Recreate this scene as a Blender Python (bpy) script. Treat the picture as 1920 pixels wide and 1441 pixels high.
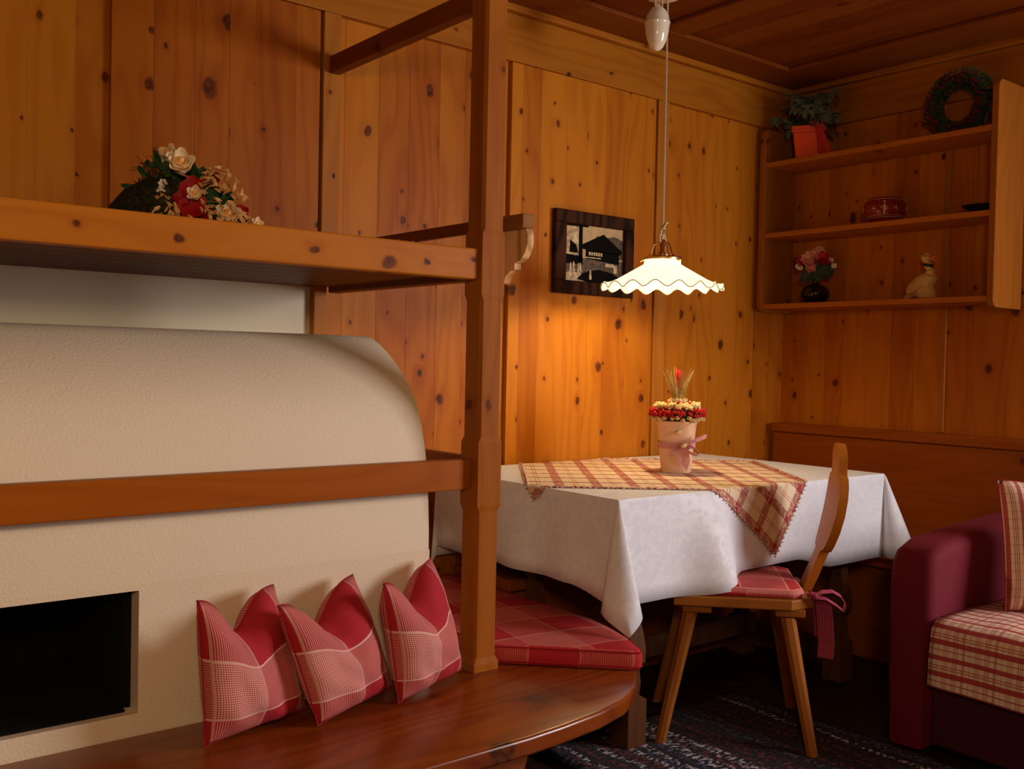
import bpy, bmesh, math, random
from mathutils import Vector, Matrix, noise
PI = math.pi
R = math.radians
random.seed(7)
sc = bpy.context.scene
col = sc.collection
for o in list(bpy.data.objects):
    bpy.data.objects.remove(o)

# ------------------------------------------------------------------ camera
F_PX = 1863.64
yaw, pitch, roll = R(38.835), R(-1.2815), R(1.1905)
fw = Vector((math.sin(yaw)*math.cos(pitch), math.cos(yaw)*math.cos(pitch), math.sin(pitch)))
r0 = Vector((math.cos(yaw), -math.sin(yaw), 0))
u0 = r0.cross(fw)
rt = math.cos(roll)*r0 + math.sin(roll)*u0
up = -math.sin(roll)*r0 + math.cos(roll)*u0
cam = bpy.data.cameras.new('camera'); cam_o = bpy.data.objects.new('camera', cam); col.objects.link(cam_o)
M = Matrix((rt, up, -fw)).transposed().to_4x4(); M.translation = Vector((0, 0, 1.12))
cam_o.matrix_world = M
cam.sensor_width = 36; cam.lens = F_PX/1920*36; cam.clip_start = 0.05
sc.camera = cam_o

# ------------------------------------------------------------------ world, exposure, big lights
wd = bpy.data.worlds.new('world'); sc.world = wd; wd.use_nodes = True
wd.node_tree.nodes['Background'].inputs[0].default_value = (0.55, 0.7, 1.0, 1)
wd.node_tree.nodes['Background'].inputs[1].default_value = 0.6
sc.view_settings.view_transform = 'Standard'; sc.view_settings.look = 'None'
sc.view_settings.gamma = 1; sc.view_settings.use_curve_mapping = False
sc.view_settings.exposure = 0.1
sc.cycles.max_bounces = 8; sc.cycles.diffuse_bounces = 5
sc.cycles.sample_clamp_indirect = 4
sc.cycles.use_denoising = True

def light(name, kind, loc, energy, color, size=.2, size_y=None, target=None):
    l = bpy.data.lights.new(name, kind); l.energy = energy; l.color = color
    if kind == 'AREA':
        l.size = size
        if size_y: l.shape = 'RECTANGLE'; l.size_y = size_y
    else: l.shadow_soft_size = size
    o = bpy.data.objects.new(name, l); col.objects.link(o); o.location = loc
    if target is not None:
        o.rotation_euler = (Vector(target)-Vector(loc)).to_track_quat('-Z', 'Y').to_euler()
    return o
# daylight through the window in the right wall, nearer than the frame
light('window_daylight', 'AREA', (3.86, -0.35, 1.5), 78, (1.0, 0.91, 0.90), 1.1, 1.05, target=(0.9, 2.0, 0.75))
# warm light of an unseen room lamp behind the camera, well below the ceiling
light('room_lamp', 'POINT', (-0.25, -0.45, 1.62), 66, (1.0, 0.72, 0.42), 0.14)

# ------------------------------------------------------------------ node helpers
class G:
    def __init__(s, name):
        s.m = bpy.data.materials.new(name); s.m.use_nodes = True
        s.t = s.m.node_tree; s.b = s.t.nodes['Principled BSDF']
    def n(s, kind, **kw):
        n = s.t.nodes.new(kind)
        for k, v in kw.items(): setattr(n, k, v)
        return n
    def put(s, sock, v):
        if isinstance(v, bpy.types.NodeSocket): s.t.links.new(v, sock)
        elif isinstance(v, (int, float)):
            try: sock.default_value = v
            except Exception: sock.default_value = (v, v, v)
        else:
            v = tuple(v)
            if len(v) == 3 and sock.type == 'RGBA': v = v+(1,)
            sock.default_value = v
    def math(s, op, a, b=0.0, c=0.0, clamp=False):
        n = s.n('ShaderNodeMath', operation=op); n.use_clamp = clamp
        s.put(n.inputs[0], a); s.put(n.inputs[1], b); s.put(n.inputs[2], c)
        return n.outputs[0]
    def comb(s, x, y, z):
        n = s.n('ShaderNodeCombineXYZ')
        for i, v in enumerate((x, y, z)): s.put(n.inputs[i], v)
        return n.outputs[0]
    def sep(s, v):
        n = s.n('ShaderNodeSeparateXYZ'); s.put(n.inputs[0], v); return n.outputs
    def mix(s, f, a, b, mode='MIX'):
        n = s.n('ShaderNodeMix', data_type='RGBA', blend_type=mode)
        s.put(n.inputs[0], f); s.put(n.inputs[6], a); s.put(n.inputs[7], b)
        return n.outputs[2]
    def noise(s, v, scale, detail=2, rough=.5, dist=0):
        n = s.n('ShaderNodeTexNoise'); s.put(n.inputs['Vector'], v); n.inputs['Scale'].default_value = scale
        n.inputs['Detail'].default_value = detail; n.inputs['Roughness'].default_value = rough
        n.inputs['Distortion'].default_value = dist
        return n.outputs[0]
    def step(s, v, lo, hi):   # smoothstep
        n = s.n('ShaderNodeMapRange', interpolation_type='SMOOTHSTEP')
        s.put(n.inputs[0], v); s.put(n.inputs[1], lo); s.put(n.inputs[2], hi)
        return n.outputs[0]
    def obj(s): return s.n('ShaderNodeTexCoord').outputs['Object']
    def uv(s): return s.n('ShaderNodeTexCoord').outputs['UV']
    def bump(s, h, strength=.3, dist=.002):
        n = s.n('ShaderNodeBump'); n.inputs['Strength'].default_value = strength
        n.inputs['Distance'].default_value = dist; s.put(n.inputs['Height'], h)
        s.put(s.b.inputs['Normal'], n.outputs[0])
    def set(s, **kw):
        for k, v in kw.items(): s.put(s.b.inputs[k.replace('_', ' ')], v)
        return s.m

def plain(name, c, rough=.6, metal=0, **kw):
    g = G(name); g.set(Base_Color=c, Roughness=rough, Metallic=metal, **kw)
    return g.m
def mottled(name, c1, c2, scale=40, rough=.7, bump=.2, bd=.001):
    g = G(name); v = g.noise(g.obj(), scale, 4)
    g.set(Base_Color=g.mix(g.step(v, .35, .65), c1, c2), Roughness=rough, Specular_IOR_Level=.25); g.bump(v, bump, bd)
    return g.m

def wood(name, across, grain, third=None, plank=0, knots=1.0, kd=.5, light_c=(.66, .25, .042), dark_c=(.44, .125, .016),
         knot_c=(.055, .012, .002), rough=.38, off=0.0, ring=1.0, gap=True, kr=.095, spec=.10):
    """pine: across/grain are axis indices, plank = mean plank width in metres (0 = one board)"""
    WK = (.68, .64, .34)
    light_c = tuple(p*q for p, q in zip(light_c, WK)); dark_c = tuple(p*q for p, q in zip(dark_c, WK)); knot_c = tuple(.7*q for q in knot_c)
    g = G(name); s = g.sep(g.obj())
    a = s[across]; v = s[grain]
    w = g.math('ADD', s[third], off) if third is not None else off
    if plank:
        vo = g.n('ShaderNodeTexVoronoi', voronoi_dimensions='1D', feature='F1')
        g.put(vo.inputs['W'], g.math('ADD', a, 13.7+off)); vo.inputs['Scale'].default_value = 1/plank; vo.inputs['Randomness'].default_value = .85
        pc = g.sep(vo.outputs['Color'])
        ve = g.n('ShaderNodeTexVoronoi', voronoi_dimensions='1D', feature='DISTANCE_TO_EDGE')
        g.put(ve.inputs['W'], g.math('ADD', a, 13.7+off)); ve.inputs['Scale'].default_value = 1/plank; ve.inputs['Randomness'].default_value = .85
        edge = ve.outputs['Distance']
        pid = pc[0]; pid2 = pc[1]
    else:
        pid = .3+off; pid2 = .5; edge = None
    vv = g.math('ADD', v, g.math('MULTIPLY', pid, 7.3))
    # knots
    kv = g.comb(g.math('ADD', g.math('MULTIPLY', a, 5.6), g.math('MULTIPLY', w, 3.5) if third is not None else w), g.math('MULTIPLY', vv, 4.3), 0.0)
    kn = g.n('ShaderNodeTexVoronoi', voronoi_dimensions='2D', feature='F1')
    wob = g.n('ShaderNodeTexNoise'); g.put(wob.inputs['Vector'], kv); wob.inputs['Scale'].default_value = 5
    kvd = g.n('ShaderNodeVectorMath', operation='MULTIPLY_ADD')
    g.put(kvd.inputs[0], wob.outputs['Color']); g.put(kvd.inputs[1], (.09, .09, .09)); g.put(kvd.inputs[2], kv)
    g.put(kn.inputs['Vector'], kvd.outputs[0]); kn.inputs['Scale'].default_value = knots
    kc = g.sep(kn.outputs['Color']); d = kn.outputs['Distance']
    size = g.math('MULTIPLY', g.math('MULTIPLY_ADD', g.math('POWER', kc[1], 2.5), kr*1.25, .022), 1.0)
    size = g.math('MULTIPLY', size, g.math('GREATER_THAN', kc[0], 1-kd))
    size = g.math('ADD', size, g.math('MULTIPLY', g.math('GREATER_THAN', kc[0], 1-kd), .018))
    kin = g.math('SUBTRACT', 1.0, g.step(g.math('DIVIDE', d, g.math('ADD', size, 1e-4)), .55, 1.1))
    halo = g.math('SUBTRACT', 1.0, g.step(g.math('DIVIDE', d, g.math('ADD', size, 1e-4)), .8, 3.2))
    # rings and fibre
    push = g.math('MULTIPLY', halo, .5)
    lowv = g.comb(g.math('MULTIPLY', a, 3.0), g.math('MULTIPLY', vv, .55), g.math('MULTIPLY', w, 3.0))
    low = g.noise(lowv, 1.6, 2, .5)
    ph = g.math('ADD', g.math('MULTIPLY', a, 26.0), g.math('ADD', g.math('MULTIPLY', low, 16.0), push))
    rg = g.math('POWER', g.math('ADD', g.math('MULTIPLY', g.math('SINE', g.math('MULTIPLY', ph, 3.0)), .5), .5), 2.2)
    fib = g.noise(g.comb(g.math('MULTIPLY', a, 150.0), g.math('MULTIPLY', vv, 2.2), g.math('MULTIPLY', w, 150.0)), 1.0, 3, .6)
    big = g.noise(g.comb(g.math('MULTIPLY', a, 6.0), g.math('MULTIPLY', vv, .9), g.math('MULTIPLY', w, 6.0)), 1.3, 2)
    tone = g.math('ADD', g.math('MULTIPLY', rg, .30*ring), g.math('MULTIPLY', fib, .42))
    tone = g.math('ADD', tone, g.math('MULTIPLY', g.math('SUBTRACT', big, .5), .75))
    if plank:
        tone = g.math('ADD', tone, g.math('MULTIPLY', g.math('SUBTRACT', pid2, .5), .85))
    tone = g.math('ADD', tone, g.math('MULTIPLY', halo, .28), clamp=True)
    c = g.mix(tone, light_c, dark_c)
    kcol = g.mix(g.step(g.noise(kvd.outputs[0], 16, 2), .35, .65), knot_c, tuple(3.2*x for x in knot_c))
    c = g.mix(g.math('MULTIPLY', kin, .92), c, kcol)
    if plank and gap:
        ln = g.math('SUBTRACT', 1.0, g.step(edge, 
            .0022/plank*.3, .0022/plank))
        c = g.mix(g.math('MULTIPLY', ln, g.math('MULTIPLY_ADD', g.math('GREATER_THAN', pid, .72), .55, .12)), c, tuple(x*.28 for x in dark_c))
        h = g.math('SUBTRACT', g.math('MULTIPLY', fib, .25), g.math('MULTIPLY', ln, .35))
    else: h = g.math('MULTIPLY', fib, .25)
    g.set(Base_Color=c, Roughness=g.math('MULTIPLY_ADD', fib, .15, rough))
    g.b.inputs['Specular IOR Level'].default_value = spec
    g.bump(h, .35, .0015)
    return g.m

def plaid(name, period=.27, frac=.5, n=30, ang=0.0, ou=0.0, ov=0.0, red=(.40, .008, .018), white=(.80, .50, .42), rough=.85, amt=.45):
    g = G(name); s = g.sep(g.uv()); ca, sa = math.cos(ang), math.sin(ang)
    u = g.math('ADD', g.math('SUBTRACT', g.math('MULTIPLY', s[0], ca), g.math('MULTIPLY', s[1], sa)), ou)
    v = g.math('ADD', g.math('ADD', g.math('MULTIPLY', s[0], sa), g.math('MULTIPLY', s[1], ca)), ov)
    def zone(t):
        f = g.math('FRACT', g.math('DIVIDE', g.math('ADD', t, 50*period), period))
        z = g.math('LESS_THAN', f, frac)
        d1 = g.math('ABSOLUTE', g.math('SUBTRACT', f, frac)); d0 = g.math('MINIMUM', f, g.math('SUBTRACT', 1.0, f))
        ln = g.math('LESS_THAN', g.math('MINIMUM', d0, d1), .0026/period)
        st = g.math('GREATER_THAN', g.math('SINE', g.math('MULTIPLY', t, 2*PI*n/(period*frac))), -.05)
        return g.math('MULTIPLY', z, st), ln
    wu, lu = zone(u); wv, lv = zone(v)
    w = g.math('MULTIPLY', g.math('ADD', wu, wv), amt)
    w = g.math('MAXIMUM', w, g.math('MULTIPLY', g.math('ADD', lv, g.math('MULTIPLY', lu, .6), clamp=True), .8))
    g.set(Base_Color=g.mix(w, red, white), Roughness=rough)
    g.bump(g.noise(g.uv(), 900, 2), .15, .0006)
    return g.m

def stripes(name, setu, setv, base=(.62, .50, .34), red=(.33, .02, .028), period=.085, rough=.85, ang=0):
    """cream cloth with sets of (centre, halfwidth, strength) lines across one period in u and v"""
    g = G(name); s = g.sep(g.uv())
    ca, sa = math.cos(ang), math.sin(ang)
    uu = g.math('SUBTRACT', g.math('MULTIPLY', s[0], ca), g.math('MULTIPLY', s[1], sa))
    vv = g.math('ADD', g.math('MULTIPLY', s[0], sa), g.math('MULTIPLY', s[1], ca))
    tot = None
    for t, st in ((uu, setu), (vv, setv)):
        f = g.math('FRACT', g.math('ADD', g.math('DIVIDE', t, period), 40))
        acc = 0.0
        for c, hw, k in st:
            acc = g.math('MAXIMUM', acc, g.math('MULTIPLY', g.math('LESS_THAN', g.math('ABSOLUTE', g.math('SUBTRACT', f, c)), hw), k))
        tot = acc if tot is None else g.math('SUBTRACT', g.math('ADD', tot, acc), g.math('MULTIPLY', tot, acc))
    g.set(Base_Color=g.mix(tot, base, red), Roughness=rough)
    g.bump(g.noise(g.uv(), 700, 2), .15, .0006)
    return g.m

# ------------------------------------------------------------------ materials
PINE_L, PINE_D = (.64, .235, .036), (.43, .118, .013)
m_w1 = wood('pine_boards_back', 0, 2, plank=.115, kd=.8, knots=1.25, light_c=(.70, .25, .026), dark_c=(.46, .115, .008))
m_w2 = wood('pine_boards_right', 1, 2, plank=.115, kd=.75, knots=1.2, off=3.1, light_c=(.66, .22, .024), dark_c=(.45, .11, .009))
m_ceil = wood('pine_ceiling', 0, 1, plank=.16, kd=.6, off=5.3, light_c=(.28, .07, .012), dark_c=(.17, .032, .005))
m_fx = wood('pine_board_x', 2, 0, third=1, kd=.4, off=1.3)
m_fxl = wood('pine_frieze_x', 2, 0, kd=.35, off=2.3, light_c=(.58, .22, .03), dark_c=(.44, .135, .012), ring=1.4)
m_fyl = wood('pine_frieze_y', 2, 1, kd=.35, off=4.3, light_c=(.48, .17, .022), dark_c=(.35, .10, .010), ring=1.4)
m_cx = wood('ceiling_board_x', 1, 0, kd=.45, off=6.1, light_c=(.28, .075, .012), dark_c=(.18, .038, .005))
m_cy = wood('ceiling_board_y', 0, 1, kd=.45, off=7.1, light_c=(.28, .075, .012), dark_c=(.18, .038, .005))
m_z = wood('pine_board_z', 0, 2, third=1, kd=.35, off=8.1, light_c=(.62, .25, .05), dark_c=(.45, .14, .02), ring=1.3)
m_post = wood('pine_post', 0, 2, third=1, kd=.22, off=9.4, light_c=(.50, .165, .02), dark_c=(.34, .085, .008), rough=.5)
m_beam = wood('pine_beam', 2, 0, third=1, kd=.75, knots=1.5, off=10.4, light_c=(.70, .25, .03), dark_c=(.52, .145, .012), kr=.1, rough=.4)
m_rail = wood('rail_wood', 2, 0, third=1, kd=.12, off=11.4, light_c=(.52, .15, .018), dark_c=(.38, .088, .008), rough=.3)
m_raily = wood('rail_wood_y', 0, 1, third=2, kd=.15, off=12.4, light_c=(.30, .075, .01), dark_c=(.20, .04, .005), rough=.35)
m_bench = wood('bench_wood', 1, 0, third=2, plank=0, kd=.28, off=13.4, light_c=(.38, .085, .012), dark_c=(.19, .028, .004), rough=.18, ring=1.5, kr=.12, spec=.5)
m_seatb = wood('corner_bench_wood', 2, 1, kd=.15, off=14.4, light_c=(.42, .11, .014), dark_c=(.30, .065, .007), rough=.35)
m_shelf = wood('shelf_wood', 2, 1, third=0, kd=.15, off=15.4, light_c=(.64, .22, .05), dark_c=(.48, .14, .026), rough=.4)
m_shelfz = wood('shelf_side_wood', 0, 2, third=1, kd=.2, off=16.4, light_c=(.50, .18, .04), dark_c=(.38, .115, .02), rough=.4)
m_chair = wood('chair_wood', 0, 2, third=1, kd=.14, off=17.4, light_c=(.46, .17, .06), dark_c=(.32, .10, .03), rough=.35, ring=1.4)
m_chairback = wood('chair_back_wood', 0, 2, third=1, kd=.0, off=18.4, light_c=(.54, .18, .035), dark_c=(.40, .11, .018), rough=.3)
m_seat = wood('chair_seat_wood', 0, 1, third=2, kd=.1, off=18.9, light_c=(.46, .17, .06), dark_c=(.32, .10, .03), rough=.35, ring=1.6)
m_leg = wood('table_leg_wood', 0, 2, third=1, kd=.1, off=19.4, light_c=(.16, .065, .05), dark_c=(.09, .035, .025))  # wood colour darkened to carry the shade under the hanging cloth
m_brack = wood('bracket_wood', 1, 2, third=0, kd=0, off=20.4, light_c=(1.2, .85, .8), dark_c=(.6, .38, .3), ring=2.6)
m_brackt = wood('bracket_cap_wood', 0, 1, third=2, kd=0, off=21.4, light_c=(.42, .20, .10), dark_c=(.30, .13, .06))
m_darkframe = wood('picture_frame_wood', 0, 2, third=1, kd=0, off=22.4, light_c=(.085, .028, .016), dark_c=(.015, .006, .004), rough=.6, ring=2.5, spec=.08)
m_floor = wood('floor_boards', 1, 0, plank=.14, kd=.3, off=23.4, light_c=(.05, .025, .015), dark_c=(.03, .014, .008))

def plaster(name, c1, c2, b=.5):
    g = G(name); o = g.obj()
    n1 = g.noise(o, 160, 3, .6); n2 = g.noise(o, 3, 3, .5)
    g.set(Base_Color=g.mix(n2, c1, c2), Roughness=.72)
    g.bump(n1, b, .003)
    return g.m
m_stove = plaster('stove_plaster', (.76, .66, .49), (.70, .59, .43), .55)
m_cream = plaster('cream_plaster', (.74, .68, .50), (.70, .63, .44), .15)
m_soot = mottled('soot', (.0012, .001, .001), (.003, .0025, .002), 30, .95)
m_plain_wall = plaster('plain_wall', (.22, .10, .035), (.20, .09, .03), .1)

m_pillow = plaid('pillow_check', period=.27, ou=-.012, ov=-.062, n=25)
m_cushion = plaid('seat_cushion_check', period=.27, ang=R(9), ou=.02, ov=.03, n=24, red=(.42, .006, .012), white=(.66, .28, .20), amt=.38)
m_chaircush = plaid('chair_cushion_check', period=.27, ou=.315, ov=.125, n=22, red=(.40, .006, .012), white=(.66, .28, .22), amt=.38)
m_redcloth = mottled('red_cloth', (.36, .008, .018), (.30, .006, .014), 300, .85)
m_sofa = mottled('sofa_fabric', (.13, .004, .014), (.11, .003, .012), 400, .8, .15)
m_sofadark = mottled('sofa_base_fabric', (.05, .006, .01), (.04, .004, .008), 200, .85)
m_throw = stripes('throw_plaid', [(.1, .045, .55), (.3, .012, .8), (.36, .012, .8), (.42, .012, .8), (.66, .10, .30), (.9, .01, .6)],
                  [(.12, .075, .95), (.36, .014, .9), (.44, .014, .9), (.62, .085, .95), (.86, .014, .9)], base=(.66, .52, .36), period=.088)
m_sofapil = stripes('striped_pillow_cloth', [(.1, .06, .95), (.28, .012, .9), (.34, .012, .9), (.40, .012, .9), (.60, .07, .85), (.8, .015, .9), (.87, .015, .9)],
                    [(.15, .02, .35), (.5, .03, .3), (.8, .02, .3)], base=(.70, .55, .42), period=.075)

def cloth_white():
    g = G('white_damask'); uv = g.uv()
    n = g.noise(uv, 24, 4, .6, 1.5); m = g.step(n, .47, .53)
    f = g.sep(uv)
    cr = g.math('LESS_THAN', g.math('ABSOLUTE', g.math('SUBTRACT', f[1], -.115)), .0012)
    g.set(Base_Color=g.mix(m, (.70, .72, .78), (.75, .77, .82)), Roughness=g.math('MULTIPLY_ADD', m, -.2, .75))
    g.bump(g.math('SUBTRACT', g.math('MULTIPLY', m, .3), cr), .2, .0012)
    return g.m
m_white = cloth_white()

def cloth_diamond():
    g = G('red_cream_overlay'); s = g.sep(g.uv()); P = .115
    tot = 0.0
    motif = g.noise(g.uv(), 60, 2, .5)
    for t, o in ((s[0], .02), (s[1], .05)):
        f = g.math('FRACT', g.math('ADD', g.math('DIVIDE', g.math('ADD', t, o), P), 20))
        band = g.math('LESS_THAN', g.math('ABSOLUTE', g.math('SUBTRACT', f, .3)), .155 if t is s[0] else .13)
        band = g.math('MULTIPLY', band, g.math('MULTIPLY_ADD', g.math('GREATER_THAN', motif, .56), -.35, .75))
        ln = g.math('LESS_THAN', g.math('ABSOLUTE', g.math('SUBTRACT', f, .72)), .012)
        ln = g.math('MAXIMUM', ln, g.math('LESS_THAN', g.math('ABSOLUTE', g.math('SUBTRACT', f, .80)), .012))
        ln = g.math('MULTIPLY', ln, .6)
        a = g.math('MAXIMUM', band, ln)
        tot = a if isinstance(tot, float) else g.math('SUBTRACT', g.math('ADD', tot, a), g.math('MULTIPLY', tot, g.math('MULTIPLY', a, .8)))
    g.set(Base_Color=g.mix(tot, (.76, .62, .42), (.34, .03, .03)), Roughness=.85)
    g.bump(g.noise(g.uv(), 500, 2), .2, .0008)
    return g.m
m_over = cloth_diamond()
m_overedge = mottled('overlay_fringe', (.36, .05, .04), (.70, .55, .42), 120, .9)

def rag_rug():
    g = G('rag_rug'); s = g.sep(g.obj())
    a = g.math('MULTIPLY', s[0], 46.0)
    st = g.n('ShaderNodeTexWhiteNoise', noise_dimensions='1D'); g.put(st.inputs['W'], g.math('FLOOR', g.math('ADD', a, g.math('MULTIPLY', g.noise(g.comb(s[0], g.math('MULTIPLY', s[1], 1.0), 0), 5, 2), 3.0))))
    rc = g.sep(st.outputs['Color'])
    weave = g.noise(g.comb(g.math('MULTIPLY', s[0], 50.0), g.math('MULTIPLY', s[1], 90.0), 0), 1.0, 2)
    c = g.mix(g.math('GREATER_THAN', rc[0], .55), (.05, .02, .025), (.18, .035, .03))
    c = g.mix(g.math('GREATER_THAN', rc[1], .70), c, (.50, .46, .50))
    c = g.mix(g.math('GREATER_THAN', rc[2], .85), c, (.10, .10, .20))
    c = g.mix(g.step(weave, .46, .66), (.008, .006, .01), c)
    g.set(Base_Color=c, Roughness=.95); g.bump(weave, .8, .004)
    return g.m
m_rug = rag_rug()

m_brass = plain('brass', (.90, .60, .24), .3, 1)
m_cord = plain('lamp_cord', (.60, .50, .36), .8)
m_ceramic = plain('white_ceramic', (.78, .70, .55), .12, Coat_Weight=.5)
def shade_mat():
    g = G('opal_glass'); t = g.t
    g.set(Base_Color=(.9, .82, .68), Roughness=.2)
    tr = g.n('ShaderNodeBsdfTranslucent'); g.put(tr.inputs[0], (1.0, .86, .62, 1))
    mx = g.n('ShaderNodeMixShader'); mx.inputs[0].default_value = .65
    t.links.new(g.b.outputs[0], mx.inputs[1]); t.links.new(tr.outputs[0], mx.inputs[2])
    t.links.new(mx.outputs[0], t.nodes['Material Output'].inputs[0])
    g.set(Emission_Color=(1.0, .84, .56), Emission_Strength=2.2)
    return g.m
m_shade = shade_mat()
m_shadeedge = plain('shade_rim_line', (.45, .22, .07), .3)
m_bulb = G('bulb_glow').set(Base_Color=(1, .9, .7), Emission_Color=(1, .72, .38), Emission_Strength=25.0)
m_green = mottled('dark_green_leaves', (.012, .05, .012), (.03, .09, .02), 60, .6)
m_moss = mottled('dark_moss', (.012, .016, .006), (.035, .03, .012), 90, .9)
m_twig = mottled('brown_twigs', (.16, .05, .015), (.28, .11, .03), 70, .8)
m_rose = mottled('cream_rose', (.82, .62, .36), (.85, .70, .46), 30, .6)
m_rosec = plain('rose_heart', (.85, .45, .10), .6)
m_redfl = mottled('red_petals', (.42, .008, .01), (.30, .004, .008), 60, .6)
m_oat = mottled('dried_oat', (.66, .38, .13), (.50, .26, .08), 60, .7)
m_whitefl = plain('white_petals', (.75, .68, .58), .6)
m_potclay = plain('cream_pot', (.82, .54, .35), .4)
m_seed = mottled('pale_seed_heads', (.74, .58, .26), (.60, .44, .18), 200, .8)
m_creamfl = mottled('pale_dried_blossoms', (.80, .64, .30), (.70, .50, .20), 150, .8)
m_redberry = mottled('red_dried_blossoms', (.50, .012, .01), (.36, .006, .008), 150, .7)
m_wheat = mottled('pale_wheat', (.58, .44, .16), (.42, .30, .09), 80, .7)
m_orangepot = plain('orange_red_pot', (.72, .085, .03), .6, Specular_IOR_Level=.2)
m_redrib = plain('red_satin_ribbon', (.40, .006, .008), .35, Sheen_Weight=.3)
m_bluerib = plain('dark_blue_ribbon', (.012, .016, .05), .5)
m_duck = mottled('yellow_cream_glaze', (.62, .42, .16), (.55, .35, .12), 12, .45, .05)
m_duckwing = mottled('wing_glaze', (.50, .31, .10), (.58, .38, .14), 25, .5, .2)
m_beak = plain('orange_beak', (.62, .14, .03), .4)
m_black = plain('black_glaze', (.008, .006, .005), .08)
m_blackmat = plain('black_matte', (.008, .007, .006), .5)
m_redglaze = plain('dark_red_glaze', (.22, .012, .008), .12)
m_creampaint = plain('cream_paint', (.55, .42, .28), .4)
m_pink = mottled('pink_petals', (.55, .13, .16), (.62, .25, .25), 80, .6)
m_salmon = mottled('salmon_petals', (.60, .22, .16), (.66, .34, .26), 80, .6)
m_yellow = plain('yellow_centre', (.6, .38, .05), .6)
m_dgleaf = mottled('deep_green_leaf', (.014, .035, .018), (.03, .05, .03), 50, .5)
m_berry = mottled('wreath_berries', (.18, .006, .012), (.10, .004, .008), 100, .3)
m_wreath = mottled('wreath_green', (.008, .035, .012), (.02, .06, .02), 90, .7)
m_metal = plain('window_metal', (.5, .4, .3), .4, .5)

def gingham(name, n=260, red=(.50, .02, .06), white=(.80, .60, .56)):
    g = G(name); s = g.sep(g.uv())
    a = g.math('GREATER_THAN', g.math('SINE', g.math('MULTIPLY', s[0], 2*PI*n)), 0)
    b = g.math('GREATER_THAN', g.math('SINE', g.math('MULTIPLY', s[1], 2*PI*n)), 0)
    g.set(Base_Color=g.mix(g.math('MULTIPLY', g.math('ADD', a, b), .5), red, white), Roughness=.8)
    return g.m
m_ging = gingham('gingham_ribbon')
def striped_leaf():
    g = G('silver_striped_leaf'); s = g.sep(g.uv())
    c = g.math('GREATER_THAN', g.math('SINE', g.math('MULTIPLY', g.math('ABSOLUTE', s[0]), 16.0)), .55)
    g.set(Base_Color=g.mix(c, (.016, .045, .016), (.42, .48, .36)), Roughness=.4)
    return g.m
m_pilea = striped_leaf()

# ------------------------------------------------------------------ mesh helpers
def newbm(): return bmesh.new()
def uvl(bm): return bm.loops.layers.uv.verify()
def box(bm, x0, x1, y0, y1, z0, z1, bev=0.0, seg=2):
    vs = [bm.verts.new((x, y, z)) for x in (x0, x1) for y in (y0, y1) for z in (z0, z1)]
    idx = [(0, 1, 3, 2), (4, 6, 7, 5), (0, 4, 5, 1), (2, 3, 7, 6), (0, 2, 6, 4), (1, 5, 7, 3)]
    fs = [bm.faces.new([vs[i] for i in f]) for f in idx]
    if bev:
        es = list({e for f in fs for e in f.edges})
        bmesh.ops.bevel(bm, geom=es, offset=bev, segments=seg, profile=.5, affect='EDGES')
    return vs
def prism(bm, pts, axis, lo, hi, bev=0.0, seg=2):
    """extrude a 2-D outline along axis: axis 0 -> pts are (y,z); 1 -> (x,z); 2 -> (x,y)"""
    def mk(p, t):
        return (t, p[0], p[1]) if axis == 0 else (p[0], t, p[1]) if axis == 1 else (p[0], p[1], t)
    a = [bm.verts.new(mk(p, lo)) for p in pts]; b = [bm.verts.new(mk(p, hi)) for p in pts]
    n = len(pts); fs = [bm.faces.new(a), bm.faces.new(b[::-1])]
    for i in range(n): fs.append(bm.faces.new((a[i], b[i], b[(i+1) % n], a[(i+1) % n])))
    bmesh.ops.recalc_face_normals(bm, faces=fs)
    if bev:
        es = [e for e in set(fs[0].edges) | set(fs[1].edges)]
        bmesh.ops.bevel(bm, geom=es, offset=bev, segments=seg, profile=.5, affect='EDGES')
def tube(bm, pts, r, n=8, cap=True):
    """r number or list of radii"""
    pts = [Vector(p) for p in pts]; rings = []
    up_ = Vector((0, 0, 1))
    for i, p in enumerate(pts):
        t = (pts[min(i+1, len(pts)-1)]-pts[max(i-1, 0)]).normalized()
        ref = Vector((1, 0, 0)) if abs(t.dot(up_)) > .95 else up_
        a = t.cross(ref).normalized(); b = t.cross(a)
        rr = r[i] if isinstance(r, (list, tuple)) else r
        rings.append([bm.verts.new(p+(a*math.cos(2*PI*k/n)+b*math.sin(2*PI*k/n))*rr) for k in range(n)])
    for i in range(len(rings)-1):
        for k in range(n):
            bm.faces.new((rings[i][k], rings[i][(k+1) % n], rings[i+1][(k+1) % n], rings[i+1][k]))
    if cap:
        bm.faces.new(rings[0][::-1]); bm.faces.new(rings[-1])
def lathe(bm, prof, c=(0, 0, 0), n=32, rot=0.0, squash=(1, 1)):
    rings = []
    for (r, z) in prof:
        rings.append([bm.verts.new((c[0]+squash[0]*r*math.cos(2*PI*k/n+rot), c[1]+squash[1]*r*math.sin(2*PI*k/n+rot), c[2]+z)) for k in range(n)])
    for i in range(len(rings)-1):
        for k in range(n):
            bm.faces.new((rings[i][k], rings[i][(k+1) % n], rings[i+1][(k+1) % n], rings[i+1][k]))
    if prof[0][0] > 1e-5: bm.faces.new(rings[0][::-1])
    if prof[-1][0] > 1e-5: bm.faces.new(rings[-1])
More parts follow.
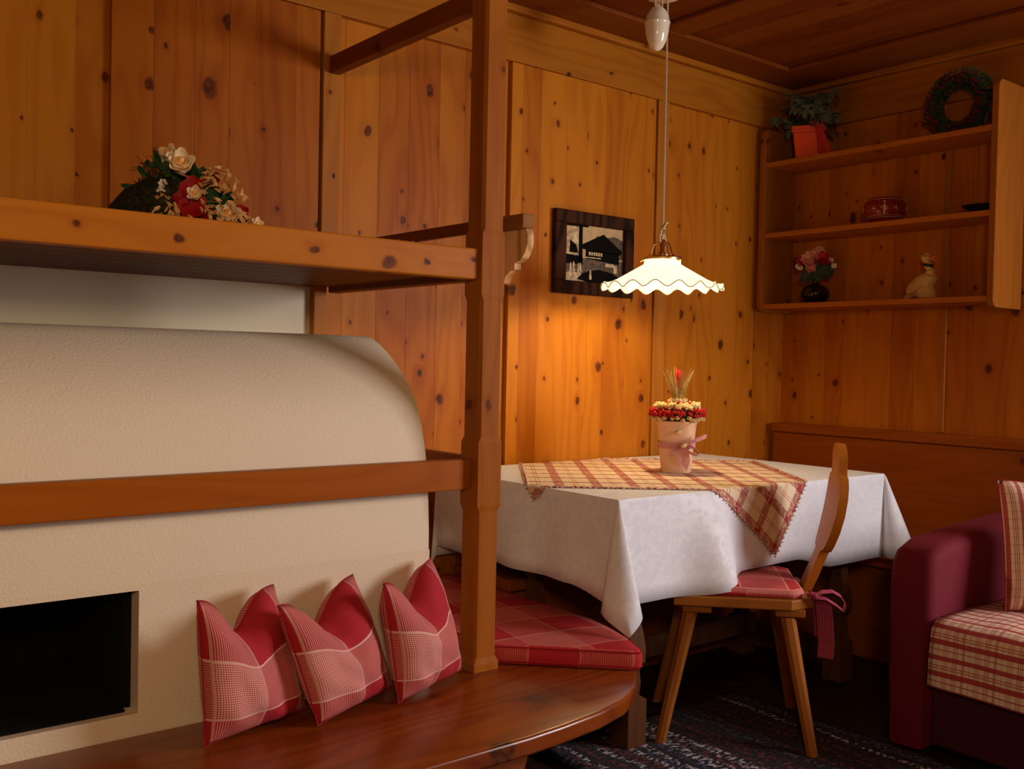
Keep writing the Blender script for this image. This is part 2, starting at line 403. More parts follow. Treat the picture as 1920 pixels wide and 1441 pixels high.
def ell(bm, c, r, rot=None, sub=1, n=8):
    """ellipsoid, r=(rx,ry,rz), rot = Matrix 3x3"""
    m = Matrix.Diagonal(Vector(r)).to_4x4()
    if rot is not None: m = rot.to_4x4() @ m
    m.translation = Vector(c)
    bmesh.ops.create_uvsphere(bm, u_segments=n, v_segments=max(5, n*3//4), radius=1, matrix=m)
def rotto(d):
    return Vector(d).to_track_quat('Z', 'Y').to_matrix()
def petal(bm, c, d, nrm, L, W, cup=.2, nn=4):
    """a rounded petal of length L, width W starting at c towards d"""
    d = Vector(d).normalized(); nrm = Vector(nrm); s = d.cross(nrm).normalized(); nrm = s.cross(d).normalized(); c = Vector(c)
    rows = []
    uv = uvl(bm)
    for i in range(nn+1):
        t = i/nn; w = W*.5*math.sin(PI*min(1, (t*.86+.07)))**.7
        mid = c+d*L*t+nrm*(L*cup*t*t)
        rows.append(([bm.verts.new(mid+s*(-w)+nrm*w*.35), bm.verts.new(mid), bm.verts.new(mid+s*w+nrm*w*.35)], t))
    for i in range(nn):
        (a, t0), (b, t1) = rows[i], rows[i+1]
        for k in range(2):
            f = bm.faces.new((a[k], a[k+1], b[k+1], b[k]))
            for lp, q in zip(f.loops, ((k-1, t0), (k, t0), (k, t1), (k-1, t1))): lp[uv].uv = q
def flower(bm, c, nrm, r, n=5, cup=.25, W=.9):
    nrm = Vector(nrm).normalized(); a = nrm.orthogonal().normalized(); b = nrm.cross(a)
    for k in range(n):
        t = 2*PI*k/n+.3
        petal(bm, c, a*math.cos(t)+b*math.sin(t), nrm, r, r*W, cup)
def rose(bm, c, nrm, r):
    nrm = Vector(nrm).normalized(); a = nrm.orthogonal().normalized(); b = nrm.cross(a); c = Vector(c)
    ell(bm, c, (r*.75, r*.75, r*.8), rotto(nrm), n=12)
    for ring, (k_, rad, cu) in enumerate(((5, 1.0, .75), (4, .8, 1.0), (3, .55, 1.3))):
        for k in range(k_):
            t = 2*PI*(k+.5*ring)/k_
            d = a*math.cos(t)+b*math.sin(t)
            petal(bm, c-nrm*r*.5+d*r*.35*rad, (nrm*1.25+d*(.55-.15*ring)).normalized(), -d if ring else -d, r*1.6, r*1.25, -.15*rad)

def finish(bm, smooth):
    bmesh.ops.recalc_face_normals(bm, faces=bm.faces[:]) if smooth != 'raw' else None
def obj(name, bm, mat, parent=None, smooth=False, local=False, sub=0, solid=0, keep=False, auto=None):
    if not keep: bmesh.ops.recalc_face_normals(bm, faces=bm.faces[:])
    if parent is not None and not local:
        p = Vector((0, 0, 0)); q = parent
        while q: p += q.location; q = q.parent
        bmesh.ops.translate(bm, verts=bm.verts[:], vec=-p)
    me = bpy.data.meshes.new(name); bm.to_mesh(me); bm.free()
    if mat: me.materials.append(mat)
    if smooth:
        me.shade_smooth()
        if auto: me.set_sharp_from_angle(angle=R(auto))
    o = bpy.data.objects.new(name, me); col.objects.link(o)
    if parent is not None: o.parent = parent
    if solid:
        m = o.modifiers.new('solid', 'SOLIDIFY'); m.thickness = abs(solid); m.offset = 1 if solid > 0 else -1
    if sub:
        m = o.modifiers.new('sub', 'SUBSURF'); m.levels = sub; m.render_levels = sub
    return o
def thing(name, label, cat, loc=(0, 0, 0), rz=0, group=None):
    o = bpy.data.objects.new(name, None); col.objects.link(o); o.location = loc; o.rotation_euler = (0, 0, rz)
    o['label'] = label; o['category'] = cat
    if group: o['group'] = group
    return o
def tag(o, label, cat, group=None):
    o['label'] = label; o['category'] = cat
    if group: o['group'] = group
    return o
def struct(name, bm, mat, **kw):
    o = obj(name, bm, mat, **kw); o['kind'] = 'structure'; return o
def b1(*a, **k):
    bm = newbm(); box(bm, *a, **k); return bm
def meshcopy(o, parent, matrix):
    c = o.copy(); col.objects.link(c); c.parent = parent; c.matrix_local = matrix; return c

W1, W2, ZC = 2.841, 3.908, 2.412
XL, YF = -1.3, -1.35
XP, YP = 1.4985, 1.99   # near corner of the post
BT = .334               # top of the stove bench

# ------------------------------------------------------------------ room shell
struct('floor', b1(XL, W2, YF, W1, -.06, 0), m_floor)
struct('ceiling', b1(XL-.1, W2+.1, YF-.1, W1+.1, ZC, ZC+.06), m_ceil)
struct('wall_back', b1(XL, W2, W1, W1+.08, 0, ZC), m_w1)
bm = newbm(); box(bm, W2, W2+.08, YF, -.95, 0, ZC); box(bm, W2, W2+.08, .25, W1+.08, 0, ZC)
box(bm, W2, W2+.08, -.95, .25, 0, .95); box(bm, W2, W2+.08, -.95, .25, 2.05, ZC)
struct('wall_right', bm, m_w2)
struct('wall_left', b1(XL-.08, XL, YF, W1, 0, ZC), m_plain_wall)
struct('wall_front', b1(XL, W2, YF-.08, YF, 0, ZC), m_plain_wall)
bm = newbm()
for a in ((W2-.01, W2+.09, -.95, -.89, .95, 2.05), (W2-.01, W2+.09, .19, .25, .95, 2.05), (W2-.01, W2+.09, -.89, .19, .95, 1.01),
          (W2-.01, W2+.09, -.89, .19, 1.99, 2.05), (W2+.01, W2+.05, -.37, -.33, 1.01, 1.99)): box(bm, *a, bev=.004)
struct('window_1', bm, m_z)
struct('wall_stove', b1(XL, 1.458, W1-.012, W1-.0005, 0, 1.347), m_cream)
# trim on the back wall
struct('trim_1', b1(1.458, 1.502, W1-.04, W1-.0005, .0, 1.40, bev=.003), m_z)
struct('trim_2', b1(1.485, 1.545, W1-.028, W1-.0005, 1.40, 2.203, bev=.003), m_z)
struct('trim_3', b1(XL, 1.458, W1-.03, W1-.0005, 1.347, 1.40, bev=.003), m_fx)
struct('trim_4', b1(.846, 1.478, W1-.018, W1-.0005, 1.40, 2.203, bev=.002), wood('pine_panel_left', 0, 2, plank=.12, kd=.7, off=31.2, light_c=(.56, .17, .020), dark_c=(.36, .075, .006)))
struct('trim_5', b1(2.246, 3.0, W1-.018, W1-.0005, .0, 2.203, bev=.002), wood('pine_panel_mid', 0, 2, plank=.11, kd=.8, knots=1.3, off=33.7, light_c=(.74, .27, .024), dark_c=(.48, .125, .008)))
struct('trim_6', b1(3.008, 3.075, W1-.024, W1-.0005, .0, 2.203, bev=.002), m_z)
struct('trim_7', b1(XL, W2-.0005, W1-.026, W1-.0005, 2.204, 2.372, bev=.003), m_fxl)
struct('trim_8', b1(XL, W2-.0005, W1-.050, W1-.0005, 2.373, ZC-.0005, bev=.006), m_fxl)
struct('trim_9', b1(W2-.022, W2-.0005, YF, W1-.027, 2.204, 2.372, bev=.003), m_fyl)
struct('trim_10', b1(W2-.045, W2-.0005, YF, W1-.051, 2.373, ZC-.0005, bev=.006), m_fyl)
bm = newbm()
for yy in (2.061, .72): box(bm, W2-.012, W2-.0005, yy-.018, yy+.006, .87, 2.203, bev=.003)
struct('trim_11', bm, m_shelfz)
# ceiling frame boards
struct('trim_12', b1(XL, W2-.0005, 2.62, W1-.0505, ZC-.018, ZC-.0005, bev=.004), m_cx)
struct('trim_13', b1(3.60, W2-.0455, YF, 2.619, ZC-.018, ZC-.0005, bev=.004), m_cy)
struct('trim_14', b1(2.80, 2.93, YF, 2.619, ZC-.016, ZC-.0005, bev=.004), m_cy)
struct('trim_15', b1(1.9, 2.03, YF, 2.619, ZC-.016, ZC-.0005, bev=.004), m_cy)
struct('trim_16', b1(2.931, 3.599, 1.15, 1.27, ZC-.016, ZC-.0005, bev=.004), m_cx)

# ------------------------------------------------------------------ tiled-stove body (plastered)
def sz(z): return 1.12+(z-1.08)*1.15625
S = 1.15625
YS = 1.789*S
prof = [(YS, .645)]+[(y*S, sz(z)) for y, z in [(1.7895, .71), (1.793, .77), (1.799, .825), (1.808, .878), (1.826, .938), (1.845, .98), (1.868, 1.012), (1.898, 1.042), (1.935, 1.072), (1.975, 1.098), (2.01, 1.117), (2.035, 1.128), (2.06, 1.134), (2.10, 1.136)]]+[(W1-.013, sz(1.136)), (W1-.013, .645)]
stove = thing('masonry_stove', 'cream plastered masonry stove with a rounded top and a black fire opening', 'stove', (.6, YS, 0))
XR = 1.219*S
bm = newbm(); prism(bm, prof, 0, XL+.001, XR, bev=.006, seg=3)
obj('dome', bm, m_stove, stove, smooth=True, auto=40)
bm = newbm()
box(bm, XL+.001, -.05, YS, W1-.013, 0.0, .6449); box(bm, .688, XR, YS, W1-.013, 0.0, .6449)
box(bm, -.05, .688, YS, W1-.013, 0.0, .378); box(bm, -.05, .688, YS, W1-.013, .633, .6449)
obj('body', bm, m_stove, stove)
bm = newbm()
box(bm, -.049, .6875, W1-.3, W1-.02, .3785, .6325)
box(bm, -.049, -.03, YS+.03, W1-.3, .3785, .6325); box(bm, .668, .6875, YS+.045, W1-.3, .3785, .6325)
box(bm, -.03, .668, YS+.02, W1-.3, .3785, .3835); box(bm, -.03, .668, YS+.02, W1-.3, .6275, .6325)
obj('firebox', bm, m_soot, stove)

# ------------------------------------------------------------------ stove bench, corner benches
bench = thing('stove_bench', 'brown varnished wooden stove bench with a rounded end and edge', 'bench', (1.3, 1.8, 0))
out = [(XL+.01, 1.580), (.9, 1.580), (1.339, 1.580), (1.449, 1.588), (1.572, 1.604), (1.68, 1.635), (1.77, 1.687), (1.835, 1.745),
       (1.905, 1.84), (1.95, 1.93), (1.975, 2.03), (1.99, 2.2), (2.0, W1-.02), (XR+.001, W1-.02), (XR+.001, YS-.001), (XL+.01, YS-.001)]
bm = newbm(); prism(bm, out, 2, BT-.042, BT, bev=.009, seg=3)
obj('bench_top', bm, m_bench, bench, smooth=True, auto=35)
for x0 in (.35, 1.36):
    bm = newbm()
    pr = [(x0-.11, 0), (x0-.13, .03), (x0-.09, .07), (x0-.06, .13), (x0-.08, .2), (x0-.11, BT-.043), (x0+.10, BT-.043), (x0+.075, .22), (x0+.05, .15), (x0+.09, .09), (x0+.14, .05), (x0+.15, 0)]
    prism(bm, pr, 1, 1.70, 1.735, bev=.004); obj('bench_leg', bm, m_bench, bench)
obj('bench_panel', b1(XR+.01, XR+.04, YS, W1-.03, 0, BT-.043), m_bench, bench)

cb = thing('corner_bench', 'reddish wooden corner bench with a high plank backrest behind the table', 'bench', (3.6, 1.6, 0))
def bplank(z0, z1, x0, x1, nm, mat): return obj(nm, b1(x0, x1, -.6, W1-.029, z0, z1, bev=.004), mat, cb)
bplank(.42, .829, 3.815, W2-.023, 'backrest', m_seatb)
bplank(.8295, .868, 3.798, W2-.0235, 'cap_rail', m_seatb)
obj('seat', b1(3.44, W2-.03, 1.60, W1-.029, .372, .412, bev=.004), m_seatb, cb)
obj('seat', b1(2.02, 3.439, 2.50, W1-.029, .372, .412, bev=.004), m_seatb, cb)
obj('front_board', b1(3.50, 3.53, 1.60, 2.54, 0, .371), m_seatb, cb)
obj('front_board', b1(2.03, 3.499, 2.54, 2.57, 0, .371), m_seatb, cb)

# ------------------------------------------------------------------ post, rails, loft
post = thing('wooden_post', 'tall square wooden post with chamfered corners standing on the stove bench', 'post', (XP+.035, YP+.035, BT))
bm = newbm()
def sqring(z, w, c):
    x0, x1, y0, y1 = XP-w, XP+.07+w, YP-w, YP+.07+w
    return [(x0+c, y0, z), (x1-c, y0, z), (x1, y0+c, z), (x1, y1-c, z), (x1-c, y1, z), (x0+c, y1, z), (x0, y1-c, z), (x0, y0+c, z)]
levels = [(BT+.0005, .004, .0005), (BT+.02, .004, .0005), (BT+.035, -.0005, .0065), (.74, -.0005, .0065), (.755, .002, .0006), (.915, .002, .0006), (.93, -.0005, .0070),
          (1.272, -.0005, .0070), (1.29, .001, .0006), (1.44, .001, .0006), (1.455, -.0005, .0075), (ZC-.017, -.0005, .0075)]
rs = [[bm.verts.new(p) for p in sqring(*l)] for l in levels]
for i in range(len(rs)-1):
    for k in range(8): bm.faces.new((rs[i][k], rs[i][(k+1) % 8], rs[i+1][(k+1) % 8], rs[i+1][k]))
bm.faces.new(rs[0][::-1]); bm.faces.new(rs[-1])
obj('shaft', bm, m_post, post)
rz0, rz1 = sz(.8005), sz(.866)
o = obj('stove_rail', b1(XL+.01, XP-.0025, YP+.028, YP+.062, rz0, rz1, bev=.003), m_rail)
tag(o, 'long brown wooden rail running across the front of the cream stove', 'rail')
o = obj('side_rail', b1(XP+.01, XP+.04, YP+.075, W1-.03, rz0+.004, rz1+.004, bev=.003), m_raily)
tag(o, 'short wooden rail from the post back to the wall beside the stove', 'rail')
loft = thing('sleeping_loft', 'wooden loft platform above the stove with a knotty front beam', 'loft', (.6, 2.3, 1.33))
bz0, bz1 = sz(1.2575), sz(1.3245)
obj('front_beam', b1(XL+.01, XP-.003, YP+.012, YP+.055, bz0, bz1, bev=.004), m_beam, loft)
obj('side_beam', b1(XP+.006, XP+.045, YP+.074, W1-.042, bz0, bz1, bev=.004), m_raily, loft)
bm = newbm()
k = 0
for y0 in [YP+.056+i*.0985 for i in range(8)]:
    box(bm, XL+.01, XP+.0055 if y0 > YP+.073 else XP-.003, y0+.001, y0+.0975, bz0+.018, bz0+.036, bev=.002)
obj('loft_boards', bm, wood('loft_board_wood', 1, 0, third=2, kd=.1, off=41.2, light_c=(.22, .05, .008), dark_c=(.14, .028, .004)), loft)
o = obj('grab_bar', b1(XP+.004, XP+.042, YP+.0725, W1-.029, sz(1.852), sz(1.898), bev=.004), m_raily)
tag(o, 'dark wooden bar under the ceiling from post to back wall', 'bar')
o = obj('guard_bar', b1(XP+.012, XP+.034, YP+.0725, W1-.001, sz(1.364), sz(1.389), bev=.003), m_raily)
tag(o, 'thin dark wooden bar just above the end of the loft', 'bar')
o = obj('wooden_peg', b1(1.475, 1.57, W1-.10, W1-.03, bz1-.005+.0, bz1+.062, bev=.012), m_raily)
o.location.z = 0
tag(o, 'small dark rounded wooden block on the back wall above the loft', 'wooden block')
bm = newbm()
for i in range(6):
    petal(bm, (1.36+.022*i, 2.33, bz1+.03+.002*(i % 2)), (1, .2*math.sin(i), .15), (0, 0, 1), .045, .012, .2)
tube(bm, [(1.33, 2.33, bz1+.022), (1.42, 2.335, bz1+.03), (1.5, 2.33, bz1+.027)], .0015, 5)
o = obj('dried_sprig', bm, m_whitefl); tag(o, 'small pale dried sprig lying on the right end of the loft', 'sprig')

# ------------------------------------------------------------------ bracket on back wall
br = thing('wall_bracket', 'carved light wooden bracket with a brown cap on the wall beside the post', 'bracket', (2.23, W1, 1.43))
bm = newbm()
pp = [(2.822, 1.4), (2.822, 1.588), (2.690, 1.588), (2.683, 1.565), (2.683, 1.535), (2.692, 1.508), (2.712, 1.485), (2.735, 1.474), (2.752, 1.470), (2.752, 1.449), (2.775, 1.444), (2.80, 1.428), (2.812, 1.405)]
prism(bm, pp, 0, 2.215, 2.2455, bev=.002); obj('bracket_board', bm, m_brack, br)
obj('bracket_cap', b1(2.19, 2.2455, 2.679, 2.822, 1.5885, 1.638, bev=.004), m_brackt, br)

# ------------------------------------------------------------------ picture
pic = thing('framed_picture', 'dark framed old black and white photograph of a chalet on the back wall', 'picture', (2.64, W1-.02, 1.5))
px0, px1 = 2.106*S+.012, 2.473*S+.004; pz0, pz1 = sz(1.309), sz(1.581)
ix0, ix1, iz0, iz1 = 2.156*S+.01, 2.431*S+.006, sz(1.352), sz(1.539)
bm = newbm(); yb, yf = W1-.0185, W1-.045
for a in ((px0, px1, iz1, pz1), (px0, px1, pz0, iz0)): box(bm, a[0], a[1], yf, yb, a[2], a[3], bev=.005, seg=3)
for a in ((px0, ix0), (ix1, px1)): box(bm, a[0], a[1], yf+.0005, yb, iz0, iz1, bev=.004, seg=3)
obj('frame', bm, m_darkframe, pic)
m_pale = mottled('photo_pale', (.50, .36, .18), (.42, .29, .14), 30, .5, 0)
m_ink = plain('photo_black', (.005, .004, .003), .8, Specular_IOR_Level=.05)
m_grey = mottled('photo_grey', (.14, .09, .045), (.03, .02, .012), 120, .5, 0)
m_lt = mottled('photo_light', (.60, .48, .28), (.30, .2, .1), 60, .5, 0)
print_ = obj('photo_print', b1(ix0, ix1, W1-.026, W1-.022, iz0, iz1), m_pale, pic)
def P(pts, nm, mat, k):
    bm = newbm(); y = W1-.0262-.00025*k
    vs = [bm.verts.new((ix0+(ix1-ix0)*a, y, iz0+(iz1-iz0)*b)) for a, b in pts]; bm.faces.new(vs)
    return obj(nm, bm, mat, print_)
P([(0, 0), (1, 0), (1, .42), (0, .42)], 'printed_ground', m_grey, 1)
P([(.45, .7), (.55, .84), (.7, .82), (.85, .86), (1, .8), (1, .45), (.45, .45)], 'printed_hills', m_grey, 2)
P([(.3, .66), (.66, .88), (.99, .6), (.97, .54), (.3, .58)], 'printed_roof', m_ink, 3)
P([(.36, .42), (.36, .58), (.93, .56), (.93, .36)], 'printed_house_wall', m_ink, 3)
bm = newbm()
for a in (.41, .45, .49, .53, .57, .61): 
    vs = [bm.verts.new((ix0+(ix1-ix0)*x, W1-.0275, iz0+(iz1-iz0)*z)) for x, z in ((a, .48), (a+.03, .48), (a+.03, .54), (a, .54))]; bm.faces.new(vs)
for x0, x1, z0, z1 in ((.36, .62, .43, .45), (.7, .84, .3, .36), (.84, .9, .2, .34)):
    vs = [bm.verts.new((ix0+(ix1-ix0)*x, W1-.0275, iz0+(iz1-iz0)*z)) for x, z in ((x0, z0), (x1, z0), (x1, z1), (x0, z1))]; bm.faces.new(vs)
obj('printed_balcony', bm, m_lt, print_)
P([(0, .4), (0, .75), (.18, 1), (.25, .98), (.27, .4)], 'printed_white_house', m_lt, 3)
P([(.24, .3), (.24, 1), (.3, 1), (.31, .3)], 'printed_tree_trunk', m_ink, 4)
P([(.02, .96), (.4, .97), (.4, 1), (.02, 1)], 'printed_eaves', m_ink, 5)
P([(.09, .5), (.1, .72), (.2, .64), (.24, .5)], 'printed_shutter', m_ink, 5)
P([(0, .3), (0, .47), (.3, .45), (.3, .3)], 'printed_shadow', m_ink, 4)
P([(0, 0), (0, .13), (.12, .17), (.28, .15), (.34, .06), (.45, 0)], 'printed_path', m_lt, 5)
P([(.22, .04), (.3, .14), (.42, .2), (.6, .24), (.8, .2), (.99, .1), (.99, 0), (.4, 0)], 'printed_bushes', m_ink, 6)
for a, b in ((.09, .2), (.14, .22), (.22, .2), (.25, .21), (.42, .1)):
    bm = newbm(); vs = [bm.verts.new((ix0+(ix1-ix0)*x, W1-.0283, iz0+(iz1-iz0)*z)) for x, z in ((a, b-.05), (a+.045, b-.05), (a+.03, b+.12), (a+.012, b+.12))]; bm.faces.new(vs); obj('printed_figure', bm, m_lt, print_)

# ------------------------------------------------------------------ wall shelf
sh = thing('wall_shelf', 'reddish wooden wall shelf of three boards between rounded side panels', 'shelf', (W2, 2.3, 1.38))
xf = W2-.2*S
def sidepanel(y0, y1, z0, z1, xfront):
    bm = newbm(); c = .03
    pts = []
    for cx, cz, a0 in ((xfront+c, z1-c, 90), (xfront+c, z0+c, 180)):
        for k in range(6): a = R(a0+90*k/5); pts.append((cx+c*math.cos(a), cz+c*math.sin(a)))
    pts = pts+[(W2-.013, z0), (W2-.013, z1)]
    prism(bm, [(p[0], p[1]) for p in pts], 1, y0, y1, bev=.003); return bm
obj('side_panel', sidepanel(2.81, 2.838-.026, 1.372, 2.19, xf-.006), m_shelfz, sh) if False else obj('side_panel', sidepanel(2.787, 2.814, 1.372, 2.19, xf-.006), m_shelfz, sh)
obj('side_panel', sidepanel(1.748, 1.774, 1.36, 2.20, xf-.006), m_shelfz, sh)
for zt in (2.036, 1.721, 1.404):
    obj('shelf_board', b1(xf, W2-.013, 1.7745, 2.7865, zt-.022, zt, bev=.003), m_shelf, sh)

# ------------------------------------------------------------------ pendant lamp
LX, LY = 2.566, 2.37
lamp = thing('pendant_lamp', 'lit white ruffled glass pendant lamp hanging over the table on a twisted cord', 'lamp', (LX, LY, 1.39))
bm = newbm(); n = 17*12
prof_s = [(.056, 1.487), (.060, 1.482), (.061, 1.468), (.075, 1.459), (.115, 1.436), (.155, 1.413), (.178, 1.400), (.190, 1.393), (.202, 1.388), (.210, 1.388)]
rings = []
for r_, z_ in prof_s:
    k = max(0, (r_-.165)/.045)
    ring = []
    for i in range(n):
        t = 2*PI*i/n; wv = math.sin(17*t)
        rr = r_+k*.004*math.cos(17*t)
        ring.append(bm.verts.new((LX+rr*math.cos(t), LY+rr*math.sin(t), z_+k*.0105*wv+k*k*.002)))
    rings.append(ring)
for i in range(len(rings)-1):
    for k in range(n): bm.faces.new((rings[i][k], rings[i][(k+1) % n], rings[i+1][(k+1) % n], rings[i+1][k]))
shade = obj('lamp_shade', bm, m_shade, lamp, smooth=True, solid=.003)
bm = newbm(); pts = []
for i in range(n+1):
    t = 2*PI*i/n; rr = .2105+.004*math.cos(17*t)
    pts.append((LX+rr*math.cos(t), LY+rr*math.sin(t), 1.3895+.0105*math.sin(17*t)))
tube(bm, pts, .0016, 5, cap=False); obj('rim_line', bm, m_shadeedge, shade, smooth=True)
bm = newbm()
lathe(bm, [(.058, 1.484), (.066, 1.484), (.067, 1.490), (.064, 1.494), (.050, 1.496), (.050, 1.489), (.058, 1.489)], (LX, LY, 0), 40)
for k in range(3):
    t = 2*PI*k/3+.5; c, s_ = math.cos(t), math.sin(t)
    tube(bm, [(LX+c*q, LY+s_*q, z) for q, z in ((.060, 1.492), (.046, 1.500), (.038, 1.520), (.032, 1.535), (.020, 1.545), (.008, 1.548))], .0028, 6)
    tube(bm, [(LX+c*q, LY+s_*q, z) for q, z in ((.064, 1.486), (.078, 1.478), (.080, 1.478))], .003, 6)
obj('brass_gallery', bm, m_brass, lamp, smooth=True, auto=40)
bm = newbm(); lathe(bm, [(.0, 1.556), (.008, 1.555), (.012, 1.548), (.017, 1.540), (.018, 1.515), (.024, 1.505), (.024, 1.497), (.016, 1.494), (.016, 1.475), (0, 1.475)], (LX, LY, 0), 24)
obj('lamp_holder', bm, m_brass, lamp, smooth=True, auto=40)
bm = newbm(); lathe(bm, [(0, 1.418), (.012, 1.420), (.021, 1.428), (.024, 1.440), (.021, 1.454), (.013, 1.466), (.013, 1.474), (0, 1.4745)], (LX, LY, 0), 24)
obj('bulb', bm, m_bulb, lamp, smooth=True)
def twisted(bm, p0, p1, r=.0019, off=.0019, pitch=.014, strands=2):
    p0, p1 = Vector(p0), Vector(p1); L = (p1-p0).length; N = int(L/pitch*8)
    for s_ in range(strands):
        pts = [p0.lerp(p1, i/N)+Vector((off*math.cos(2*PI*i/8+s_*2*PI/strands), off*math.sin(2*PI*i/8+s_*2*PI/strands), 0)) for i in range(N+1)]
        tube(bm, pts, r, 5)
bm = newbm(); twisted(bm, (LX, LY, 1.60), (LX-.004, LY, ZC-.035)); 
kn = [(LX, LY, 1.60), (LX+.006, LY-.004, 1.612), (LX-.004, LY-.006, 1.600), (LX-.010, LY, 1.582), (LX-.004, LY+.004, 1.568), (LX+.006, LY, 1.575), (LX+.008, LY-.002, 1.592), (LX, LY, 1.602), (LX-.012, LY, 1.59), (LX-.016, LY, 1.57), (LX-.014, LY, 1.545)]
tube(bm, kn, .0028, 6)
tube(bm, [(LX, LY-.004, 1.58), (LX+.006, LY-.004, 1.565), (LX+.014, LY-.002, 1.548)], .0026, 6)
tube(bm, [(LX+.002, LY-.006, 1.60), (LX+.010, LY-.006, 1.616), (LX+.016, LY-.006, 1.612)], .0026, 6)
tube(bm, [(LX, LY, 1.575), (LX, LY, 1.553)], .004, 8)
cord = obj('lamp_cord', bm, m_cord, lamp, smooth=True)
EX, EY = 2.514, 2.372
bm = newbm()
lathe(bm, [(0, 2.193), (.008, 2.1945), (.020, 2.203), (.031, 2.224), (.0385, 2.25), (.042, 2.278), (.0435, 2.2845), (.0448, 2.288), (.0435, 2.2915), (.042, 2.294), (.040, 2.308), (.033, 2.324), (.022, 2.337), (.013, 2.342), (.010, 2.346), (.006, 2.352), (0, 2.353)], (EX, EY, 0), 40)
obj('counterweight', bm, m_ceramic, lamp, smooth=True)
bm = newbm(); twisted(bm, (EX-.012, EY, 2.333), (EX-.012, EY, ZC-.035)); obj('weight_cord', bm, m_cord, lamp, smooth=True)
bm = newbm(); twisted(bm, (EX+.022, EY, 2.333), (EX+.022, EY, ZC-.035)); obj('weight_cord', bm, m_cord, lamp, smooth=True)
bm = newbm(); lathe(bm, [(0, ZC-.036), (.045, ZC-.036), (.06, ZC-.03), (.065, ZC-.0185), (0, ZC-.0185)], ((EX+LX)/2, LY, 0), 32)
lathe(bm, [(0, ZC-.019), (.05, ZC-.019), (.05, ZC-.0005), (0, ZC-.0005)], ((EX+LX)/2, LY, 0), 32)
obj('ceiling_rose', bm, m_ceramic, lamp, smooth=True, auto=40)
light('pendant_bulb_light', 'POINT', (LX, LY, 1.445), 36, (1.0, .72, .34), .03)

# ------------------------------------------------------------------ table
TX0, TX1, TY0, TY1, TZ = 1.932, 3.262, 1.925, 2.790, .750
table = thing('dining_table', 'wooden table with sawn baluster legs under a white cloth', 'table', (2.6, 2.37, 0))
obj('tabletop', b1(TX0+.004, TX1-.004, TY0+.004, TY1-.004, TZ-.036, TZ-.006, bev=.005), m_leg, table)
bm = newbm()
for a in ((2.03, 3.17, 1.985, 2.01), (2.03, 3.17, 2.72, 2.745), (2.03, 2.055, 2.01, 2.72), (3.145, 3.17, 2.01, 2.72)): box(bm, *a, TZ-.115, TZ-.037)
obj('apron', bm, m_leg, table)
for lx, ly in ((2.072, 2.005), (3.13, 2.005), (2.072, 2.43), (3.13, 2.43)):
    bm = newbm()
    pr = [(.052, 0.0155), (.052, .155), (.030, .165), (.034, .20), (.030, .235), (.034, .25), (.046, .262), (.047, .30), (.040, .34), (.030, .38), (.026, .43), (.036, .44), (.046, .455), (.048, .50), (.044, .52), (.044, TZ-.037)]
    lathe(bm, pr, (lx, ly, 0), 4, rot=PI/4); obj('leg', bm, m_leg, table)
obj('stretcher', b1(2.11, 3.09, 2.33, 2.36, .12, .19), m_leg, table)
obj('foot_rail', b1(2.055, 2.09, 2.03, 2.40, .06, .15), m_leg, table)
obj('foot_rail', b1(3.11, 3.147, 2.03, 2.40, .06, .15), m_leg, table)

# tablecloth: top, four hanging faces, four corner folds
def hang_profile(ox, oy):
    """perimeter walk: list of (base point, outward dir fn, flat uv dir)"""
DROP = .268
bm = newbm(); uv = uvl(bm)
HX, HY = (TX1-TX0)/2, (TY1-TY0)/2; CX, CY = (TX0+TX1)/2, (TY0+TY1)/2
def pert(x, y): return .0
peri = []   # (edge point xy, unit flat direction, drop dir (h vector per unit drop), dropfactor)
def sm(x, a, b):
    t = min(1, max(0, (x-a)/(b-a))); return t*t*(3-2*t)
def lfront(p): return 1-.145*sm(p.x, 2.30, 2.46)*(1-sm(p.x, 2.74, 2.95))
def lside(p): return 1-.12*sm(p.y, 1.93, 2.1)
def lone(p): return 1.0
def addface(p0, p1, nrm, N, seed, amp, lf=lone):
    for i in range(N):
        t = (i)/N
        p = Vector(p0).lerp(Vector(p1), t)
        e = math.sin(PI*t)
        wv = amp*(.5+.5*math.sin(t*PI*(4+seed)+seed))*e
        peri.append((p, Vector(nrm), Vector(nrm)*wv, lf(p)))
        if lf is lfront:
            pp_ = peri[-1]; ex = .36*math.exp(-((p.x-2.31)/.085)**2)
            peri[-1] = (pp_[0], pp_[1], pp_[2]+Vector(nrm)*ex, pp_[3])
def addcorner(p, n0, n1, N, A, B, skew):
    diag = (Vector(n0)+Vector(n1)).normalized(); lat = (Vector(n1)-Vector(n0)).normalized()
    for i in range(N):
        t = i/N; th = t*PI/2
        fl = (Vector(n0)*math.cos(th)+Vector(n1)*math.sin(th))
        h = diag*A*(1-math.cos(2*PI*t))/2 + lat*(-B*math.sin(2*PI*t) + skew*math.sin(PI*t)**2)
        L = (1/max(math.cos(th), math.sin(th)))**.62
        peri.append((Vector(p), fl, h, L))
XX, YY = Vector((1, 0)), Vector((0, 1))
c00, c10, c11, c01 = Vector((TX0, TY0)), Vector((TX1, TY0)), Vector((TX1, TY1)), Vector((TX0, TY1))
addface(c00, c10, -YY, 90, 1, .045, lfront); addcorner(c10, -YY, XX, 28, .42, .20, .0)
addface(c10, c11, XX, 40, 2, .05); addcorner(c11, XX, YY, 16, .05, 0, 0)
addface(c11, c01, YY, 40, 1, .02); addcorner(c01, YY, -XX, 16, .05, .0, 0)
addface(c01, c00, -XX, 40, 3, .09, lside); addcorner(c00, -XX, -YY, 28, .22, .17, .10)
NP = len(peri); rows = []
dr = [0, .006, .014, .03, .055, .085, .12, .16, .20, .25, .298]
